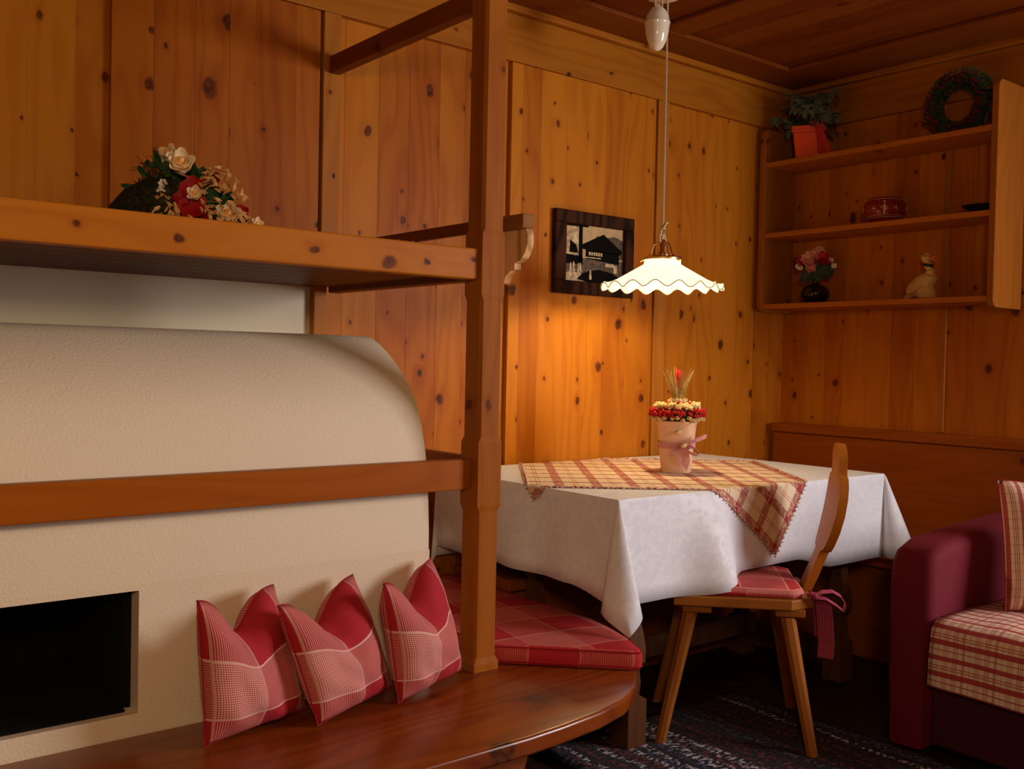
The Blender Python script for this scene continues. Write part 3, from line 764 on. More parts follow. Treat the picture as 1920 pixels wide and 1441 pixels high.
for j, d in enumerate(dr):
    row = []
    for (p, fl, h, L) in peri:
        dd = d*L; hv = Vector((h.x, h.y, -1)); hl = hv.length; hv /= hl
        q = Vector((p.x, p.y, TZ))
        # rounded edge
        rr = .006; e = min(1.0, dd/(rr*2))
        pos = q+hv*dd
        pos.z = TZ - max(0, dd/hl - rr*.45*e)
        if j == 0: pos = q
        nz = noise.noise(Vector((pos.x*5, pos.y*5, pos.z*4)))*.006*min(1, dd/.1)
        n2 = Vector((fl.x, fl.y, 0)).normalized()
        pos += n2*(.003*e+nz*.8+.0015)
        row.append((bm.verts.new(pos), (p.x+fl.x*dd, p.y+fl.y*dd-TY0)))
    rows.append(row)
for j in range(len(rows)-1):
    for i in range(NP):
        k = (i+1) % NP
        f = bm.faces.new((rows[j][i][0], rows[j][k][0], rows[j+1][k][0], rows[j+1][i][0]))
        for lp, src in zip(f.loops, (rows[j][i], rows[j][k], rows[j+1][k], rows[j+1][i])): lp[uv].uv = src[1]
f = bm.faces.new([r_[0] for r_ in rows[0]])
for lp in f.loops: lp[uv].uv = (lp.vert.co.x, lp.vert.co.y-TY0)
bmesh.ops.remove_doubles(bm, verts=bm.verts[:], dist=1e-5)
cl = obj('tablecloth', bm, m_white, smooth=True, auto=50, solid=-.0012)
tag(cl, 'white damask tablecloth hanging in folds over the dining table', 'tablecloth')

# overlay cloth (diamond)
ov = thing('table_overlay', 'red and cream checked cloth laid diagonally over the white tablecloth', 'overlay cloth', (2.6, 2.37, TZ))
OC = Vector((2.530, 2.342)); N = 44
e1, e2 = Vector((.611, .791)).normalized(), Vector((.791, -.611)).normalized(); side = .916
def onto(p, lift):
    x, y = p; z = TZ+.0022+lift; ox = oy = 0
    dx = max(TX0-x, 0) or max(x-TX1, 0); dy = max(TY0-y, 0) or max(y-TY1, 0)
    sx = -1 if x < CX else 1; sy = -1 if y < CY else 1
    d = dx+dy
    cx_, cy_ = min(max(x, TX0), TX1), min(max(y, TY0), TY1)
    if d > 0:
        amp = .0
        if dy > 0 and sy < 0:
            t = (cx_-TX0)/(TX1-TX0); amp = .045*(.5+.5*math.sin(t*PI*5+1))*math.sin(PI*t)
        if dx > 0 and sx < 0:
            t = 1-(cy_-TY0)/(TY1-TY0); amp = .09*(.5+.5*math.sin(t*PI*6+3))*math.sin(PI*t)
        o_ = .0085+lift+amp*d+.006*min(1, d/.1)
        z = TZ+.0022+lift-max(0, d-.004)
        if dx > 0: ox = sx*o_
        if dy > 0: oy = sy*o_
        e = min(1, d/.008); ox *= e; oy *= e
    return Vector((cx_+ox, cy_+oy, z))
bm = newbm(); uv = uvl(bm); g_ = []
for i in range(N+1):
    g_.append([])
    for j in range(N+1):
        a, b = (i/N-.5)*side, (j/N-.5)*side
        q = OC+e1*a+e2*b
        g_[i].append((bm.verts.new(onto(q, .0)), (a, b)))
for i in range(N):
    for j in range(N):
        qs = (g_[i][j], g_[i+1][j], g_[i+1][j+1], g_[i][j+1])
        f = bm.faces.new([x[0] for x in qs])
        for lp, x in zip(f.loops, qs): lp[uv].uv = x[1]
obj('cloth', bm, m_over, ov, smooth=True)
bm = newbm()
for (pa, pb) in (((-.5, -.5), (.5, -.5)), ((.5, -.5), (.5, .5)), ((.5, .5), (-.5, .5)), ((-.5, .5), (-.5, -.5))):
    M_ = 110
    pts = []
    for i in range(M_+1):
        t = i/M_; a = (pa[0]+(pb[0]-pa[0])*t)*side; b = (pa[1]+(pb[1]-pa[1])*t)*side
        jit = .0025*math.sin(i*2.4)
        pts.append(onto(OC+e1*a*(1+jit*2)+e2*b*(1+jit*2), .0012+.001*math.sin(i*1.9)))
    tube(bm, pts, [.0028+.0014*math.sin(i*2.1) for i in range(M_+1)], 5)
    # small hanging loops of the crocheted edge
    for i in range(0, M_, 2):
        d_ = (pts[min(i+1, M_)]-pts[i]); 
        outv = (e1*(pa[0]+pb[0])+e2*(pa[1]+pb[1])).normalized()
        c_ = OC+e1*((pa[0]+(pb[0]-pa[0])*i/M_)*side)+e2*((pa[1]+(pb[1]-pa[1])*i/M_)*side)+outv*.007
        ell(bm, onto(c_, .001), (.004, .004, .002), n=5)
obj('crocheted_edge', bm, m_overedge, ov, smooth=True)

# ------------------------------------------------------------------ potted dried arrangement on table
PXc, PYc = 2.600, 2.315; pz = TZ+.0035
pa_ = thing('dried_flower_pot', 'pale pot of dried blossoms and wheat with a gingham bow on the table', 'flower pot', (PXc, PYc, pz))
def octring(r, z):
    pts = []
    for k in range(32):
        t = 2*PI*k/32; sq = 1/max(abs(math.cos(t-.62)), abs(math.sin(t-.62))); q = r*(.72*min(sq, 1.22)+.28*1.1)
        pts.append((PXc+q*math.cos(t), PYc+q*math.sin(t), z))
    return pts
bm = newbm(); prof_p = [(.047, 0), (.0495, .004), (.0535, .05), (.058, .10), (.0625, .15), (.0635, .165), (.066, .167), (.0665, .177), (.062, .178), (.060, .17), (.03, .168)]
rs = [[bm.verts.new(p) for p in octring(r_, pz+z_)] for r_, z_ in prof_p]
for i in range(len(rs)-1):
    for k in range(32): bm.faces.new((rs[i][k], rs[i][(k+1) % 32], rs[i+1][(k+1) % 32], rs[i+1][k]))
bm.faces.new(rs[0][::-1]); bm.faces.new(rs[-1])
obj('pot', bm, m_potclay, pa_, smooth=True, auto=50)
cd = Vector((-.64, -.76, 0)).normalized()      # towards the viewer's side of the table
cr_ = Vector((.76, -.64, 0)).normalized()
C0 = Vector((PXc, PYc, pz))
def ribbon_strip(bm, pts, w, nrm_or_side):
    uv = uvl(bm); pr = None; L = 0
    for i, p in enumerate(pts):
        p = Vector(p); s_ = Vector(nrm_or_side[i] if isinstance(nrm_or_side, list) else nrm_or_side).normalized()*w*.5
        a, b = bm.verts.new(p-s_), bm.verts.new(p+s_)
        if pr:
            L2 = L+(p-pr[2]).length
            f = bm.faces.new((pr[0], a, b, pr[1]))
            for lp, q in zip(f.loops, ((L, 0), (L2, 0), (L2, w), (L, w))): lp[uv].uv = q
            L = L2
        pr = (a, b, p)
bm = newbm(); pts = []
for k in range(33):
    t = 2*PI*k/32; sq = 1/max(abs(math.cos(t-.62)), abs(math.sin(t-.62))); q = .0605*(.72*min(sq, 1.22)+.308)+.0008
    pts.append(C0+Vector((q*math.cos(t), q*math.sin(t), .098+.004*math.sin(t*1+1))))
ribbon_strip(bm, pts, .022, (0, 0, 1)); obj('ribbon_band', bm, m_ging, pa_, solid=.0008, keep=True)
kn = C0+cd*.072+cr_*.014+Vector((0, 0, .096))
bm = newbm()
def loop(dirx, h, L):
    pts, sd = [], []
    for k in range(11):
        t = PI*2*k/10; x = L*.5*(1-math.cos(t)); y = h*math.sin(t)
        pts.append(kn+cr_*dirx*x+Vector((0, 0, -x*.55+y))+cd*.006*math.sin(t/2)); sd.append(cd*1.0+Vector((0, 0, .35)))
    ribbon_strip(bm, pts, .022, sd)
loop(-1, .012, .048); loop(1, .012, .050)
ribbon_strip(bm, [kn+cr_*x+Vector((0, 0, x*.42+.004))+cd*(.004+.01*math.sin(x*40)) for x in (0, .02, .04, .06, .075)], .014, (0, 0, 1))
ribbon_strip(bm, [kn+cr_*(x)+Vector((0, 0, -d))+cd*(.003-.028*d/.095) for x, d in ((0, 0), (-.010, .025), (-.012, .05), (-.004, .07), (.008, .094))], .017, cr_)
ribbon_strip(bm, [kn+cr_*(x)+Vector((0, 0, -d))+cd*(.005-.028*d/.095) for x, d in ((0, 0), (.010, .025), (.016, .05), (.012, .07), (.006, .090))], .016, cr_)
ell(bm, kn, (.009, .007, .009), n=8)
obj('bow', bm, m_ging, pa_, solid=.0008, keep=True)
bm = newbm(); ell(bm, (0, 0, 0), (.0085, .0085, .0125), n=8)
for k in range(6): tube(bm, [(0.003*math.cos(k), .003*math.sin(k), .009), (.005*math.cos(k), .005*math.sin(k), .015)], .0012, 4)
sd0 = None
for k in range(26):
    t = 2*PI*k/26+random.uniform(-.05, .05); rr = .078+random.uniform(-.004, .006)
    mt = Matrix.Translation((rr*math.cos(t), rr*math.sin(t), .187+random.uniform(-.006, .005))) @ rotto((math.cos(t), math.sin(t), random.uniform(-.5, .1))).to_4x4()
    if sd0 is None: sd0 = obj('seed_head', bm, m_seed, pa_, local=True, smooth=True); sd0.matrix_local = mt
    else: meshcopy(sd0, pa_, mt)
for q, off in ((cd*.073+cr_*-.006, .142), (cd*.083+cr_*.012, .098)):
    meshcopy(sd0, pa_, Matrix.Translation(q+Vector((0, 0, off))) @ rotto(cr_+Vector((0, 0, .4))).to_4x4())
def blob_ring(nm, mat, R0, z, cnt, r, thick, zj):
    bm = newbm()
    for k in range(cnt):
        t = random.uniform(0, 2*PI); q = R0+random.uniform(-thick, thick)
        rr = r*random.uniform(.7, 1.25)
        ell(bm, C0+Vector((q*math.cos(t), q*math.sin(t), z+random.uniform(-zj, zj))), (rr, rr, rr*random.uniform(.8, 1.5)), n=6)
    return obj(nm, bm, mat, pa_, smooth=True)
blob_ring('red_blossom_ring', m_redberry, .083, .206, 420, .0050, .012, .011)
blob_ring('cream_blossom_ring', m_creamfl, .066, .228, 320, .0062, .013, .007)
blob_ring('red_inner_ring', m_redberry, .040, .236, 70, .005, .006, .003)
blob_ring('cream_centre', m_creamfl, .022, .244, 70, .0065, .008, .006)
bm = newbm(); lathe(bm, [(.055, .17), (.085, .197), (.08, .212), (.06, .225), (.03, .238), (0, .24)], tuple(C0), 24); obj('flower_base', bm, m_moss, pa_, smooth=True)
bm = newbm()
for k in range(60):
    t = random.uniform(0, 2*PI); q = random.uniform(.002, .016); sp = random.uniform(.2, .42); h = random.uniform(.06, .13)
    dx = Vector((math.cos(t), math.sin(t), 0))
    tube(bm, [C0+dx*q+Vector((0, 0, .235)), C0+dx*(q+sp*h*.4)+Vector((0, 0, .235+h*.55)), C0+dx*(q+sp*h)+Vector((0, 0, .235+h))], [.0018, .0014, .0006], 4)
obj('wheat_stalks', bm, m_wheat, pa_)
bm = newbm()
for k in range(9):
    t = 2*PI*k/9; q = .007; h = random.uniform(.100, .118)
    dx = Vector((math.cos(t), math.sin(t), 0))
    tube(bm, [C0+dx*.001+Vector((0, 0, .24)), C0+dx*q*.5+Vector((0, 0, .24+h*.6)), C0+dx*q*1.3+Vector((0, 0, .24+h))], [.0008, .0028, .0012], 5)
obj('red_tuft', bm, m_redberry, pa_, smooth=True)

# ------------------------------------------------------------------ chair
ch = thing('wooden_chair', 'light wooden chair with splayed legs and curved back pulled up to the table', 'chair', (2.4506, 1.919, 0), R(43.8))
bm = newbm(); sx, sf, srr = .193, .20, -.202
prism(bm, [(-sx, srr+.07), (-sx+.055, srr), (sx-.055, srr), (sx, srr+.07), (sx+.015, sf), (-sx-.015+.015, sf)], 2, .426, .456, bev=.004)
obj('seat', bm, m_seat, ch, local=True)
for y0 in (-.175, .09):
    obj('seat_cleat', b1(-.17, .17, y0, y0+.085, .402, .4255, bev=.004), m_seat, ch, local=True)
def leg(x0, y0, x1, y1):
    bm = newbm(); pts_t, pts_b = [], []
    for (cx, cy, z, w) in ((x0, y0, .40, .023), (x1, y1, .0155, .0165)):
        ring = []
        for k in range(8):
            a = 2*PI*k/8+PI/8; ring.append(bm.verts.new((cx+w*math.cos(a), cy+w*math.sin(a), z)))
        pts_t.append(ring)
    for k in range(8): bm.faces.new((pts_t[0][k], pts_t[0][(k+1) % 8], pts_t[1][(k+1) % 8], pts_t[1][k]))
    bm.faces.new(pts_t[0]); bm.faces.new(pts_t[1][::-1])
    return bm
for s_ in (-1, 1):
    obj('leg', leg(s_*.150, -.128, s_*.212, -.198), m_chair, ch, local=True)
    obj('leg', leg(s_*.136, .150, s_*.188, .232), m_chair, ch, local=True)
# backrest: outline in (x,z) bent along a curve in y
hw = [(.457, .060), (.50, .062), (.545, .058), (.575, .062), (.583, .105), (.60, .125), (.64, .148), (.69, .160), (.74, .158), (.775, .145), (.80, .120), (.807, .085), (.82, .078), (.85, .082), (.875, .070), (.893, .040), (.899, .010)]
def yback(z): return -.186-.21*(z-.457)-.03*math.sin(PI*min(1, (z-.457)/.44))
bm = newbm(); rowsb = []
for z, w in hw:
    row = []
    for k in range(9):
        x = w*.62*(k/4-1); row.append((bm.verts.new((x, yback(z), z)), bm.verts.new((x, yback(z)-.026, z-.004))))
    rowsb.append(row)
for i in range(len(rowsb)-1):
    for k in range(8):
        a, b, c, d = rowsb[i][k], rowsb[i][k+1], rowsb[i+1][k+1], rowsb[i+1][k]
        bm.faces.new((a[0], b[0], c[0], d[0])); bm.faces.new((a[1], d[1], c[1], b[1]))
    for k in (0, 8):
        a, d = rowsb[i][k], rowsb[i+1][k]; bm.faces.new((a[0], d[0], d[1], a[1]))
for row in (rowsb[0], rowsb[-1]):
    for k in range(8): bm.faces.new((row[k][0], row[k][1], row[k+1][1], row[k+1][0]))
obj('backrest', bm, m_chairback, ch, local=True, smooth=True, auto=35)

def pad(bm, outline, z0, z1, rows=6, puff=.006, seed=0, uvscale=1):
    """soft slab with rounded sides over an outline polygon (convex-ish)"""
    uv = uvl(bm); n = len(outline); c = sum((Vector(p) for p in outline), Vector((0, 0)))/n
    th = (z1-z0)/2; zm = (z0+z1)/2; levels_ = []
    for a in (-90, -60, -30, 0, 30, 60, 90):
        ins = .010*(1-math.cos(R(a))); levels_.append((ins, zm+th*math.sin(R(a))))
    rs = []
    for ins, z in levels_:
        ring = []
        for p in outline:
            v = Vector(p); d = (c-v); d = d.normalized() if d.length else d
            q = v+d*ins; ring.append(bm.verts.new((q.x, q.y, z)))
        rs.append(ring)
    # concentric top rings
    for t in (.12, .3, .55, .8):
        ring = []
        for p in outline:
            v = Vector(p).lerp(c, t); zz = z1+puff*math.sin(min(1, t*1.6)*PI/2)+.003*noise.noise(Vector((v.x*9+seed, v.y*9, 0)))
            ring.append(bm.verts.new((v.x, v.y, zz)))
        rs.append(ring)
    cv = bm.verts.new((c.x, c.y, z1+puff))
    L = [0]
    for k in range(n): L.append(L[-1]+(Vector(outline[(k+1) % n])-Vector(outline[k])).length)
    for i in range(len(rs)-1):
        for k in range(n):
            f = bm.faces.new((rs[i][k], rs[i][(k+1) % n], rs[i+1][(k+1) % n], rs[i+1][k]))
            for lp in f.loops:
                co = lp.vert.co
                if i < 6:
                    kk = k if (lp.vert in (rs[i][k], rs[i+1][k])) else k+1
                    lp[uv].uv = (L[kk]+.05, co.z*.3)
                else: lp[uv].uv = (co.x*uvscale, co.y*uvscale)
    for k in range(n):
        f = bm.faces.new((rs[-1][k], rs[-1][(k+1) % n], cv))
        for lp in f.loops: lp[uv].uv = (lp.vert.co.x, lp.vert.co.y)
    bm.faces.new(rs[0][::-1])
def dens(poly, step=.02):
    out_ = []
    for i, p in enumerate(poly):
        a, b = Vector(p), Vector(poly[(i+1) % len(poly)]); k = max(1, int((b-a).length/step))
        for j in range(k): out_.append(tuple(a.lerp(b, j/k)))
    return out_
cc = thing('chair_cushion', 'flat red checked seat cushion tied to the wooden chair', 'cushion', (2.4506, 1.919, .4562), R(43.8))
bm = newbm(); pad(bm, dens([(-.178, -.145), (-.150, -.172), (.150, -.172), (.178, -.145), (.182, .18), (-.182, .18)]), .0005, .027, puff=.006)
obj('pad', bm, m_chaircush, cc, local=True, smooth=True)
m_tie = gingham('purple_red_tie', 120, (.24, .01, .04), (.35, .05, .12))
bm = newbm()
ctr = Vector((-.165, -.200, .010))
def lp_(pts, w, sd): ribbon_strip(bm, [ctr+Vector(p) for p in pts], w, sd)
lp_([(0, 0, 0), (.004, -.02, .012), (.012, -.05, .014), (.018, -.075, .0), (.018, -.088, -.022), (.010, -.082, -.038), (.004, -.06, -.022), (0, -.03, -.004), (0, 0, -.002)], .022, (1, 0, .25))
lp_([(.012, -.012, -.002), (.03, -.030, -.03), (.04, -.038, -.08), (.045, -.044, -.15), (.045, -.042, -.19)], .045, (.35, 1, 0))
lp_([(.05, -.008, .0), (.07, -.020, -.03), (.08, -.026, -.08), (.082, -.03, -.14)], .04, (.8, .6, 0))
ell(bm, ctr, (.012, .012, .010), n=8)
tube(bm, [ctr+Vector(p) for p in ((.005, .02, .0), (0, .01, .006), (0, 0, .004))], .006, 6)
obj('tie_ribbon', bm, m_tie, cc, local=True, solid=.0012, keep=True)

# ------------------------------------------------------------------ bench cushion
def rnd(p): return p
oc = [(1.588, 2.004+.012), (1.845, 1.765), (1.86, 1.758), (1.872, 1.765), (1.92, 1.86), (1.955, 1.96), (1.978, 2.06), (1.990, 2.2), (1.992, 2.49), (1.992, 2.80), (1.60, 2.80), (1.578, 2.78), (1.578, 2.4), (1.578, 2.05)]
bc = thing('bench_cushion', 'thick red checked seat cushion on the bench between post and table', 'cushion', (1.8, 2.2, BT))
bm = newbm(); pad(bm, dens(oc, .025), BT+.001, BT+.052, puff=.008); obj('pad', bm, m_cushion, bc, smooth=True)
bm = newbm(); dd_ = dens(oc, .02)
for zz in (BT+.0105, BT+.048):
    c_ = sum((Vector(p) for p in dd_), Vector((0, 0)))/len(dd_)
    pts = [Vector((*(Vector(p)+(Vector(p)-c_).normalized()*-.0012), zz)) for p in dd_]; pts.append(pts[0])
    tube(bm, pts, .0022, 5, cap=False)
obj('piping', bm, m_redcloth, bc, smooth=True)

# ------------------------------------------------------------------ throw pillows on stove bench
def pillow(name, label, BL, BR, TL, TR, th, mat, seed, dip=.078, group=None, uvo=(0, 0), cat='pillow', uvs=(.33, .33), pull=.035, dv=1.0):
    BL, BR, TL, TR = map(Vector, (BL, BR, TL, TR)); c = (BL+BR)/2
    t = thing(name, label, cat, tuple(c), 0, group)
    nrm = (BR-BL).cross(TL-BL).normalized()     # towards viewer when BL->BR is rightwards
    if nrm.y > 0: nrm = -nrm
    N = 26; uL = (BR-BL).length
    bm = newbm(); uv = uvl(bm); grid = {}
    def base(s, q):
        # pull edges in between corners
        ss = s + pull*4*(q*(1-q))*(.5-s)*1.2
        qq = q + pull*3*(s*(1-s))*(.5-q)*1.2
        p = BL*(1-ss)*(1-qq)+BR*ss*(1-qq)+TL*(1-ss)*qq+TR*ss*qq
        p.z -= dip*math.exp(-((s-.46)/.21)**2)*qq**2.2
        return p
    for side_ in (1, -1):
        for i in range(N+1):
            for j in range(N+1):
                s, q = i/N, j/N
                edge = i in (0, N) or j in (0, N)
                if edge and side_ == -1: grid[(side_, i, j)] = grid[(1, i, j)]; continue
                prof_ = ((1-abs(2*s-1)**2.2)*(1-abs(2*q-1)**2.4))**.55 if not edge else 0
                w = th*prof_
                # chop crease from the top middle downwards
                cre = math.exp(-((s-.42-.25*(1-q))/.12)**2)*max(0, q-.45)/.55
                w *= 1-.75*cre*(q**1.5)
                wr = noise.noise(Vector((s*3.1+seed, q*2.7, side_*2)))*.016+noise.noise(Vector((s*8+seed, q*6, 5+side_)))*.005
                wr += .006*math.sin((s+q*.8)*19+seed)*math.exp(-((q-.14)/.12)**2)
                p = base(s, q)+nrm*side_*(w+wr*prof_*1.1)
                grid[(side_, i, j)] = bm.verts.new(p)
        for i in range(N):
            for j in range(N):
                f = bm.faces.new([grid[(side_, *x)] for x in ((i, j), (i+1, j), (i+1, j+1), (i, j+1))])
                for lp, x in zip(f.loops, ((i, j), (i+1, j), (i+1, j+1), (i, j+1))):
                    lp[uv].uv = (x[0]/N*uvs[0]+uvo[0]+(0 if side_ > 0 else .11), x[1]/N*uvs[1]+uvo[1])
    mn = min(v.co.z for v in bm.verts)
    obj('case', bm, mat, t, smooth=True)
    bm = newbm()
    pts = []
    for i in range(N+1): pts.append(base(i/N, 0))
    for j in range(1, N+1): pts.append(base(1, j/N))
    for i in range(N-1, -1, -1): pts.append(base(i/N, 1))
    for j in range(N-1, 0, -1): pts.append(base(0, j/N))
    pts.append(pts[0]); tube(bm, pts, .0016, 5, cap=False)
    obj('seam', bm, m_redcloth, t, smooth=True)
    return t
B = BT+.003
pillow('throw_pillow', 'leftmost of the three red checked throw pillows, nearest the black fire opening', (.770, 1.915, B), (1.030, 1.985, B+.004), (.742, 1.895, .640), (.968, 2.030, .618), .066, m_pillow, 1.3, group='red checked pillows on the stove bench')
pillow('throw_pillow', 'middle of the three red checked throw pillows leaning on the stove', (1.008, 1.888, B), (1.252, 1.975, B+.012), (.915, 1.900, .605), (1.168, 2.030, .617), .066, m_pillow, 4.7, group='red checked pillows on the stove bench')
pillow('throw_pillow', 'rightmost of the three red checked throw pillows, beside the wooden post', (1.222, 1.908, B), (1.455, 1.985, B+.015), (1.165, 1.890, .622), (1.392, 2.035, .630), .068, m_pillow, 8.1, group='red checked pillows on the stove bench')

# ------------------------------------------------------------------ sofa
so = thing('red_sofa', 'dark red sofa with a rounded slim arm beside the wooden bench', 'sofa', (3.2, .9, 0))
def armbm(y0, y1):
    bm = newbm(); pts = [(2.705, .03), (2.702, .50), (2.71, .56), (2.735, .598), (2.80, .622), (3.0, .64), (3.3, .655), (3.60, .66), (3.68, .64), (3.70, .60), (3.70, .03)]
    prism(bm, pts, 1, y0, y1, bev=.035, seg=5); return bm
obj('armrest', armbm(1.437, 1.575), m_sofa, so, smooth=True, auto=60)
obj('armrest', armbm(-.12, .02), m_sofa, so, smooth=True, auto=60)
obj('base', b1(2.72, 3.70, .021, 1.436, .05, .22, bev=.01), m_sofadark, so)
obj('seat_pad', b1(2.70, 3.55, .022, 1.434, .221, .405, bev=.03, seg=4), m_sofa, so, smooth=True, auto=60)
obj('backrest', b1(3.52, 3.70, .022, 1.434, .406, .80, bev=.04, seg=4), m_sofa, so, smooth=True, auto=60)
bm = newbm()
for x_, y_ in ((2.76, .0), (3.64, .0), (2.76, 1.46), (3.64, 1.46)): obj('foot', b1(x_, x_+.05, y_, y_+.05, 0, .06), m_blackmat, so)
# plaid throw over seat
bm = newbm(); uv = uvl(bm); NI, NJ = 40, 40; gg = []
path = [(3.50, .414), (3.3, .417), (3.0, .418), (2.80, .419), (2.73, .416), (2.703, .405), (2.690, .385), (2.688, .34), (2.684, .29), (2.680, .25), (2.678, .232)]
Lp = [0]
for i in range(1, len(path)): Lp.append(Lp[-1]+(Vector(path[i])-Vector(path[i-1])).length)
def atL(l):
    for i in range(1, len(path)):
        if l <= Lp[i]+1e-9:
            t = (l-Lp[i-1])/(Lp[i]-Lp[i-1]); return Vector(path[i-1]).lerp(Vector(path[i]), t)
    return Vector(path[-1])
for i in range(NI+1):
    row = []
    for j in range(NJ+1):
        y = .04+(1.425-.04)*j/NJ; l = Lp[-1]*(1-(1-i/NI)**1.3)
        p = atL(l); nz = noise.noise(Vector((l*6, y*5, 1)))*.006+.004*math.sin(y*31+l*9)*max(0, 1-abs(l-.75)/.3)
        yy = y
        if p.y > .4 : z = p.y+max(0, nz); x = p.x
        else: x = p.x-abs(nz)*1.4; z = p.y-.02*(1.425-y)*(1 if p.y < .26 else 0)
        row.append((bm.verts.new((x, yy, z)), (y, l)))
    gg.append(row)
for i in range(NI):
    for j in range(NJ):
        qs = (gg[i][j], gg[i][j+1], gg[i+1][j+1], gg[i+1][j]); f = bm.faces.new([q[0] for q in qs])
        for lp, q in zip(f.loops, qs): lp[uv].uv = q[1]
o = obj('sofa_throw', bm, m_throw, smooth=True, solid=.002, keep=True); tag(o, 'cream and red plaid throw covering the seat of the red sofa', 'throw')
pillow('sofa_pillow', 'red and cream striped pillow leaning on the sofa at the right edge', (2.935, 1.335, .428), (3.20, 1.05, .430), (2.990, 1.395, .80), (3.27, 1.10, .815), .075, m_sofapil, 3.3, dip=.03, cat='pillow', uvs=(.38, .38))

# ------------------------------------------------------------------ rug
bm = newbm(); NI, NJ = 30, 50; uv = uvl(bm); vv_ = []
for i in range(NI+1):
    vv_.append([bm.verts.new((1.84+.86*i/NI, -.4+2.53*j/NJ, .012+.0015*noise.noise(Vector((i*.5, j*.4, 0))))) for j in range(NJ+1)])
for i in range(NI):
    for j in range(NJ): bm.faces.new((vv_[i][j], vv_[i+1][j], vv_[i+1][j+1], vv_[i][j+1]))
o = obj('rag_rug', bm, m_rug, smooth=True); m = o.modifiers.new('solid', 'SOLIDIFY'); m.thickness = .0115; m.offset = -1
tag(o, 'dark striped rag rug on the floor under chair and table', 'rug')

# ------------------------------------------------------------------ things on the wall shelf
# striped plant
SX = 3.79
zt = 2.0365
pl = thing('potted_plant', 'orange red square pot with a silver striped leafy plant on the top shelf', 'potted plant', (SX, 2.622, zt))
bm = newbm()
def sqpot(c, r0, r1, h, rim):
    prof_ = [(r0, 0), (r1, h-rim), (r1+.006, h-rim+.001), (r1+.007, h), (r1+.002, h), (r1-.003, h-.012), (.02, h-.014)]
    lathe(bm, [(r_*1.414, z_) for r_, z_ in prof_], c, 4, rot=PI/4+R(27))
sqpot((SX-.01, 2.628, zt), .054, .066, .142, .03)
bmesh.ops.bevel(bm, geom=[e for e in bm.edges if abs((e.verts[0].co-e.verts[1].co).normalized().z) > .6], offset=.008, segments=3, affect='EDGES')
obj('pot', bm, m_orangepot, pl, smooth=True, auto=40)
bm = newbm(); random.seed(11)
stems = []
for k in range(34):
    t = random.uniform(0, 2*PI); q = random.uniform(.03, .19); h = random.uniform(.16, .31)-.25*max(0, q-.10)
    tip = Vector((SX-.012+q*.55*math.cos(t), 2.622+q*1.12*math.sin(t)*1.05, zt+h))
    if tip.x > W2-.07: tip.x = W2-.07
    if tip.y > 2.77: tip.y = 2.77
    tip.z = min(tip.z, ZC-.09)
    tube(bm, [(SX+.3*(tip.x-SX), 2.622+.3*(tip.y-2.622), zt+.135), (SX+.8*(tip.x-SX), 2.622+.8*(tip.y-2.622), zt+h*.75), tip], .0016, 4)
    stems.append(tip)
stem_o = obj('stems', bm, m_green, pl)
bm = newbm()
for tip in stems:
    for k in range(8):
        t = 2*PI*k/8+random.random(); d = Vector((math.cos(t), math.sin(t), random.uniform(-.7, .45)))
        if tip.x+d.x*.045 > W2-.028: d.x = -abs(d.x)
        if tip.y+d.y*.045 > 2.785 : d.y = -abs(d.y)
        petal(bm, tip-Vector((0, 0, random.uniform(0, .03))), d, (0, 0, 1), random.uniform(.042, .060), random.uniform(.022, .030), -.25)
obj('foliage', bm, m_pilea, pl, smooth=True, keep=True)
o = thing('red_ribbon_bow', 'wide red ribbon bow hanging beside the orange plant pot on the shelf', 'ribbon', (SX-.05, 2.50, zt))
bm = newbm()
ribbon_strip(bm, [(3.715, 2.545, 2.168), (3.712, 2.535, 2.15), (3.710, 2.52, 2.12), (3.712, 2.50, 2.075), (3.715, 2.487, zt+.002)], .038, (.1, 1, .35))
ribbon_strip(bm, [(3.725, 2.55, 2.165), (3.735, 2.548, 2.12), (3.74, 2.545, 2.07), (3.74, 2.54, zt+.002)], .04, (.1, 1, .0))
ribbon_strip(bm, [(3.712, 2.552, 2.17), (3.70, 2.56, 2.182), (3.70, 2.575, 2.19), (3.712, 2.585, 2.178), (3.715, 2.57, 2.168), (3.712, 2.55, 2.168), (3.70, 2.535, 2.183), (3.70, 2.52, 2.188), (3.712, 2.515, 2.176), (3.715, 2.535, 2.168)], .018, (1, 0, .5))
obj('bow', bm, m_redrib, o, solid=.001, keep=True)
# wreath
random.seed(5)
wr = thing('christmas_wreath', 'dark green wreath with red berries leaning on the top shelf', 'wreath', (SX+.01, 1.975, zt))
WC = Vector((SX+.015, 1.972, zt+.128)); WR = .103
bm = newbm()
for k in range(900):
    t = random.uniform(0, 2*PI); a = random.uniform(0, 2*PI); rr = .034
    c_ = WC+Vector((.0+rr*.8*math.sin(a)+(.18*(WC.z-zt-.1)), 0, 0))+Vector((0, math.cos(t), math.sin(t)))*(WR+rr*math.cos(a)*.85)
    d = (Vector((math.sin(a), math.cos(a)*math.cos(t), math.cos(a)*math.sin(t)))+Vector((0, -math.sin(t), math.cos(t)))*.8).normalized()
    petal(bm, c_, d, (random.random(), random.random(), 1), .018, .006, .1, nn=2)
tp = [WC+Vector((0, math.cos(2*PI*k/24)*WR, math.sin(2*PI*k/24)*WR)) for k in range(25)]; tube(bm, tp, .02, 8, cap=False)
for v in bm.verts:
    v.co.x = min(v.co.x, W2-.024); v.co.z = max(v.co.z, zt+.001); v.co.y = max(v.co.y, 1.78)
obj('greenery', bm, m_wreath, wr, keep=True)
bm = newbm()
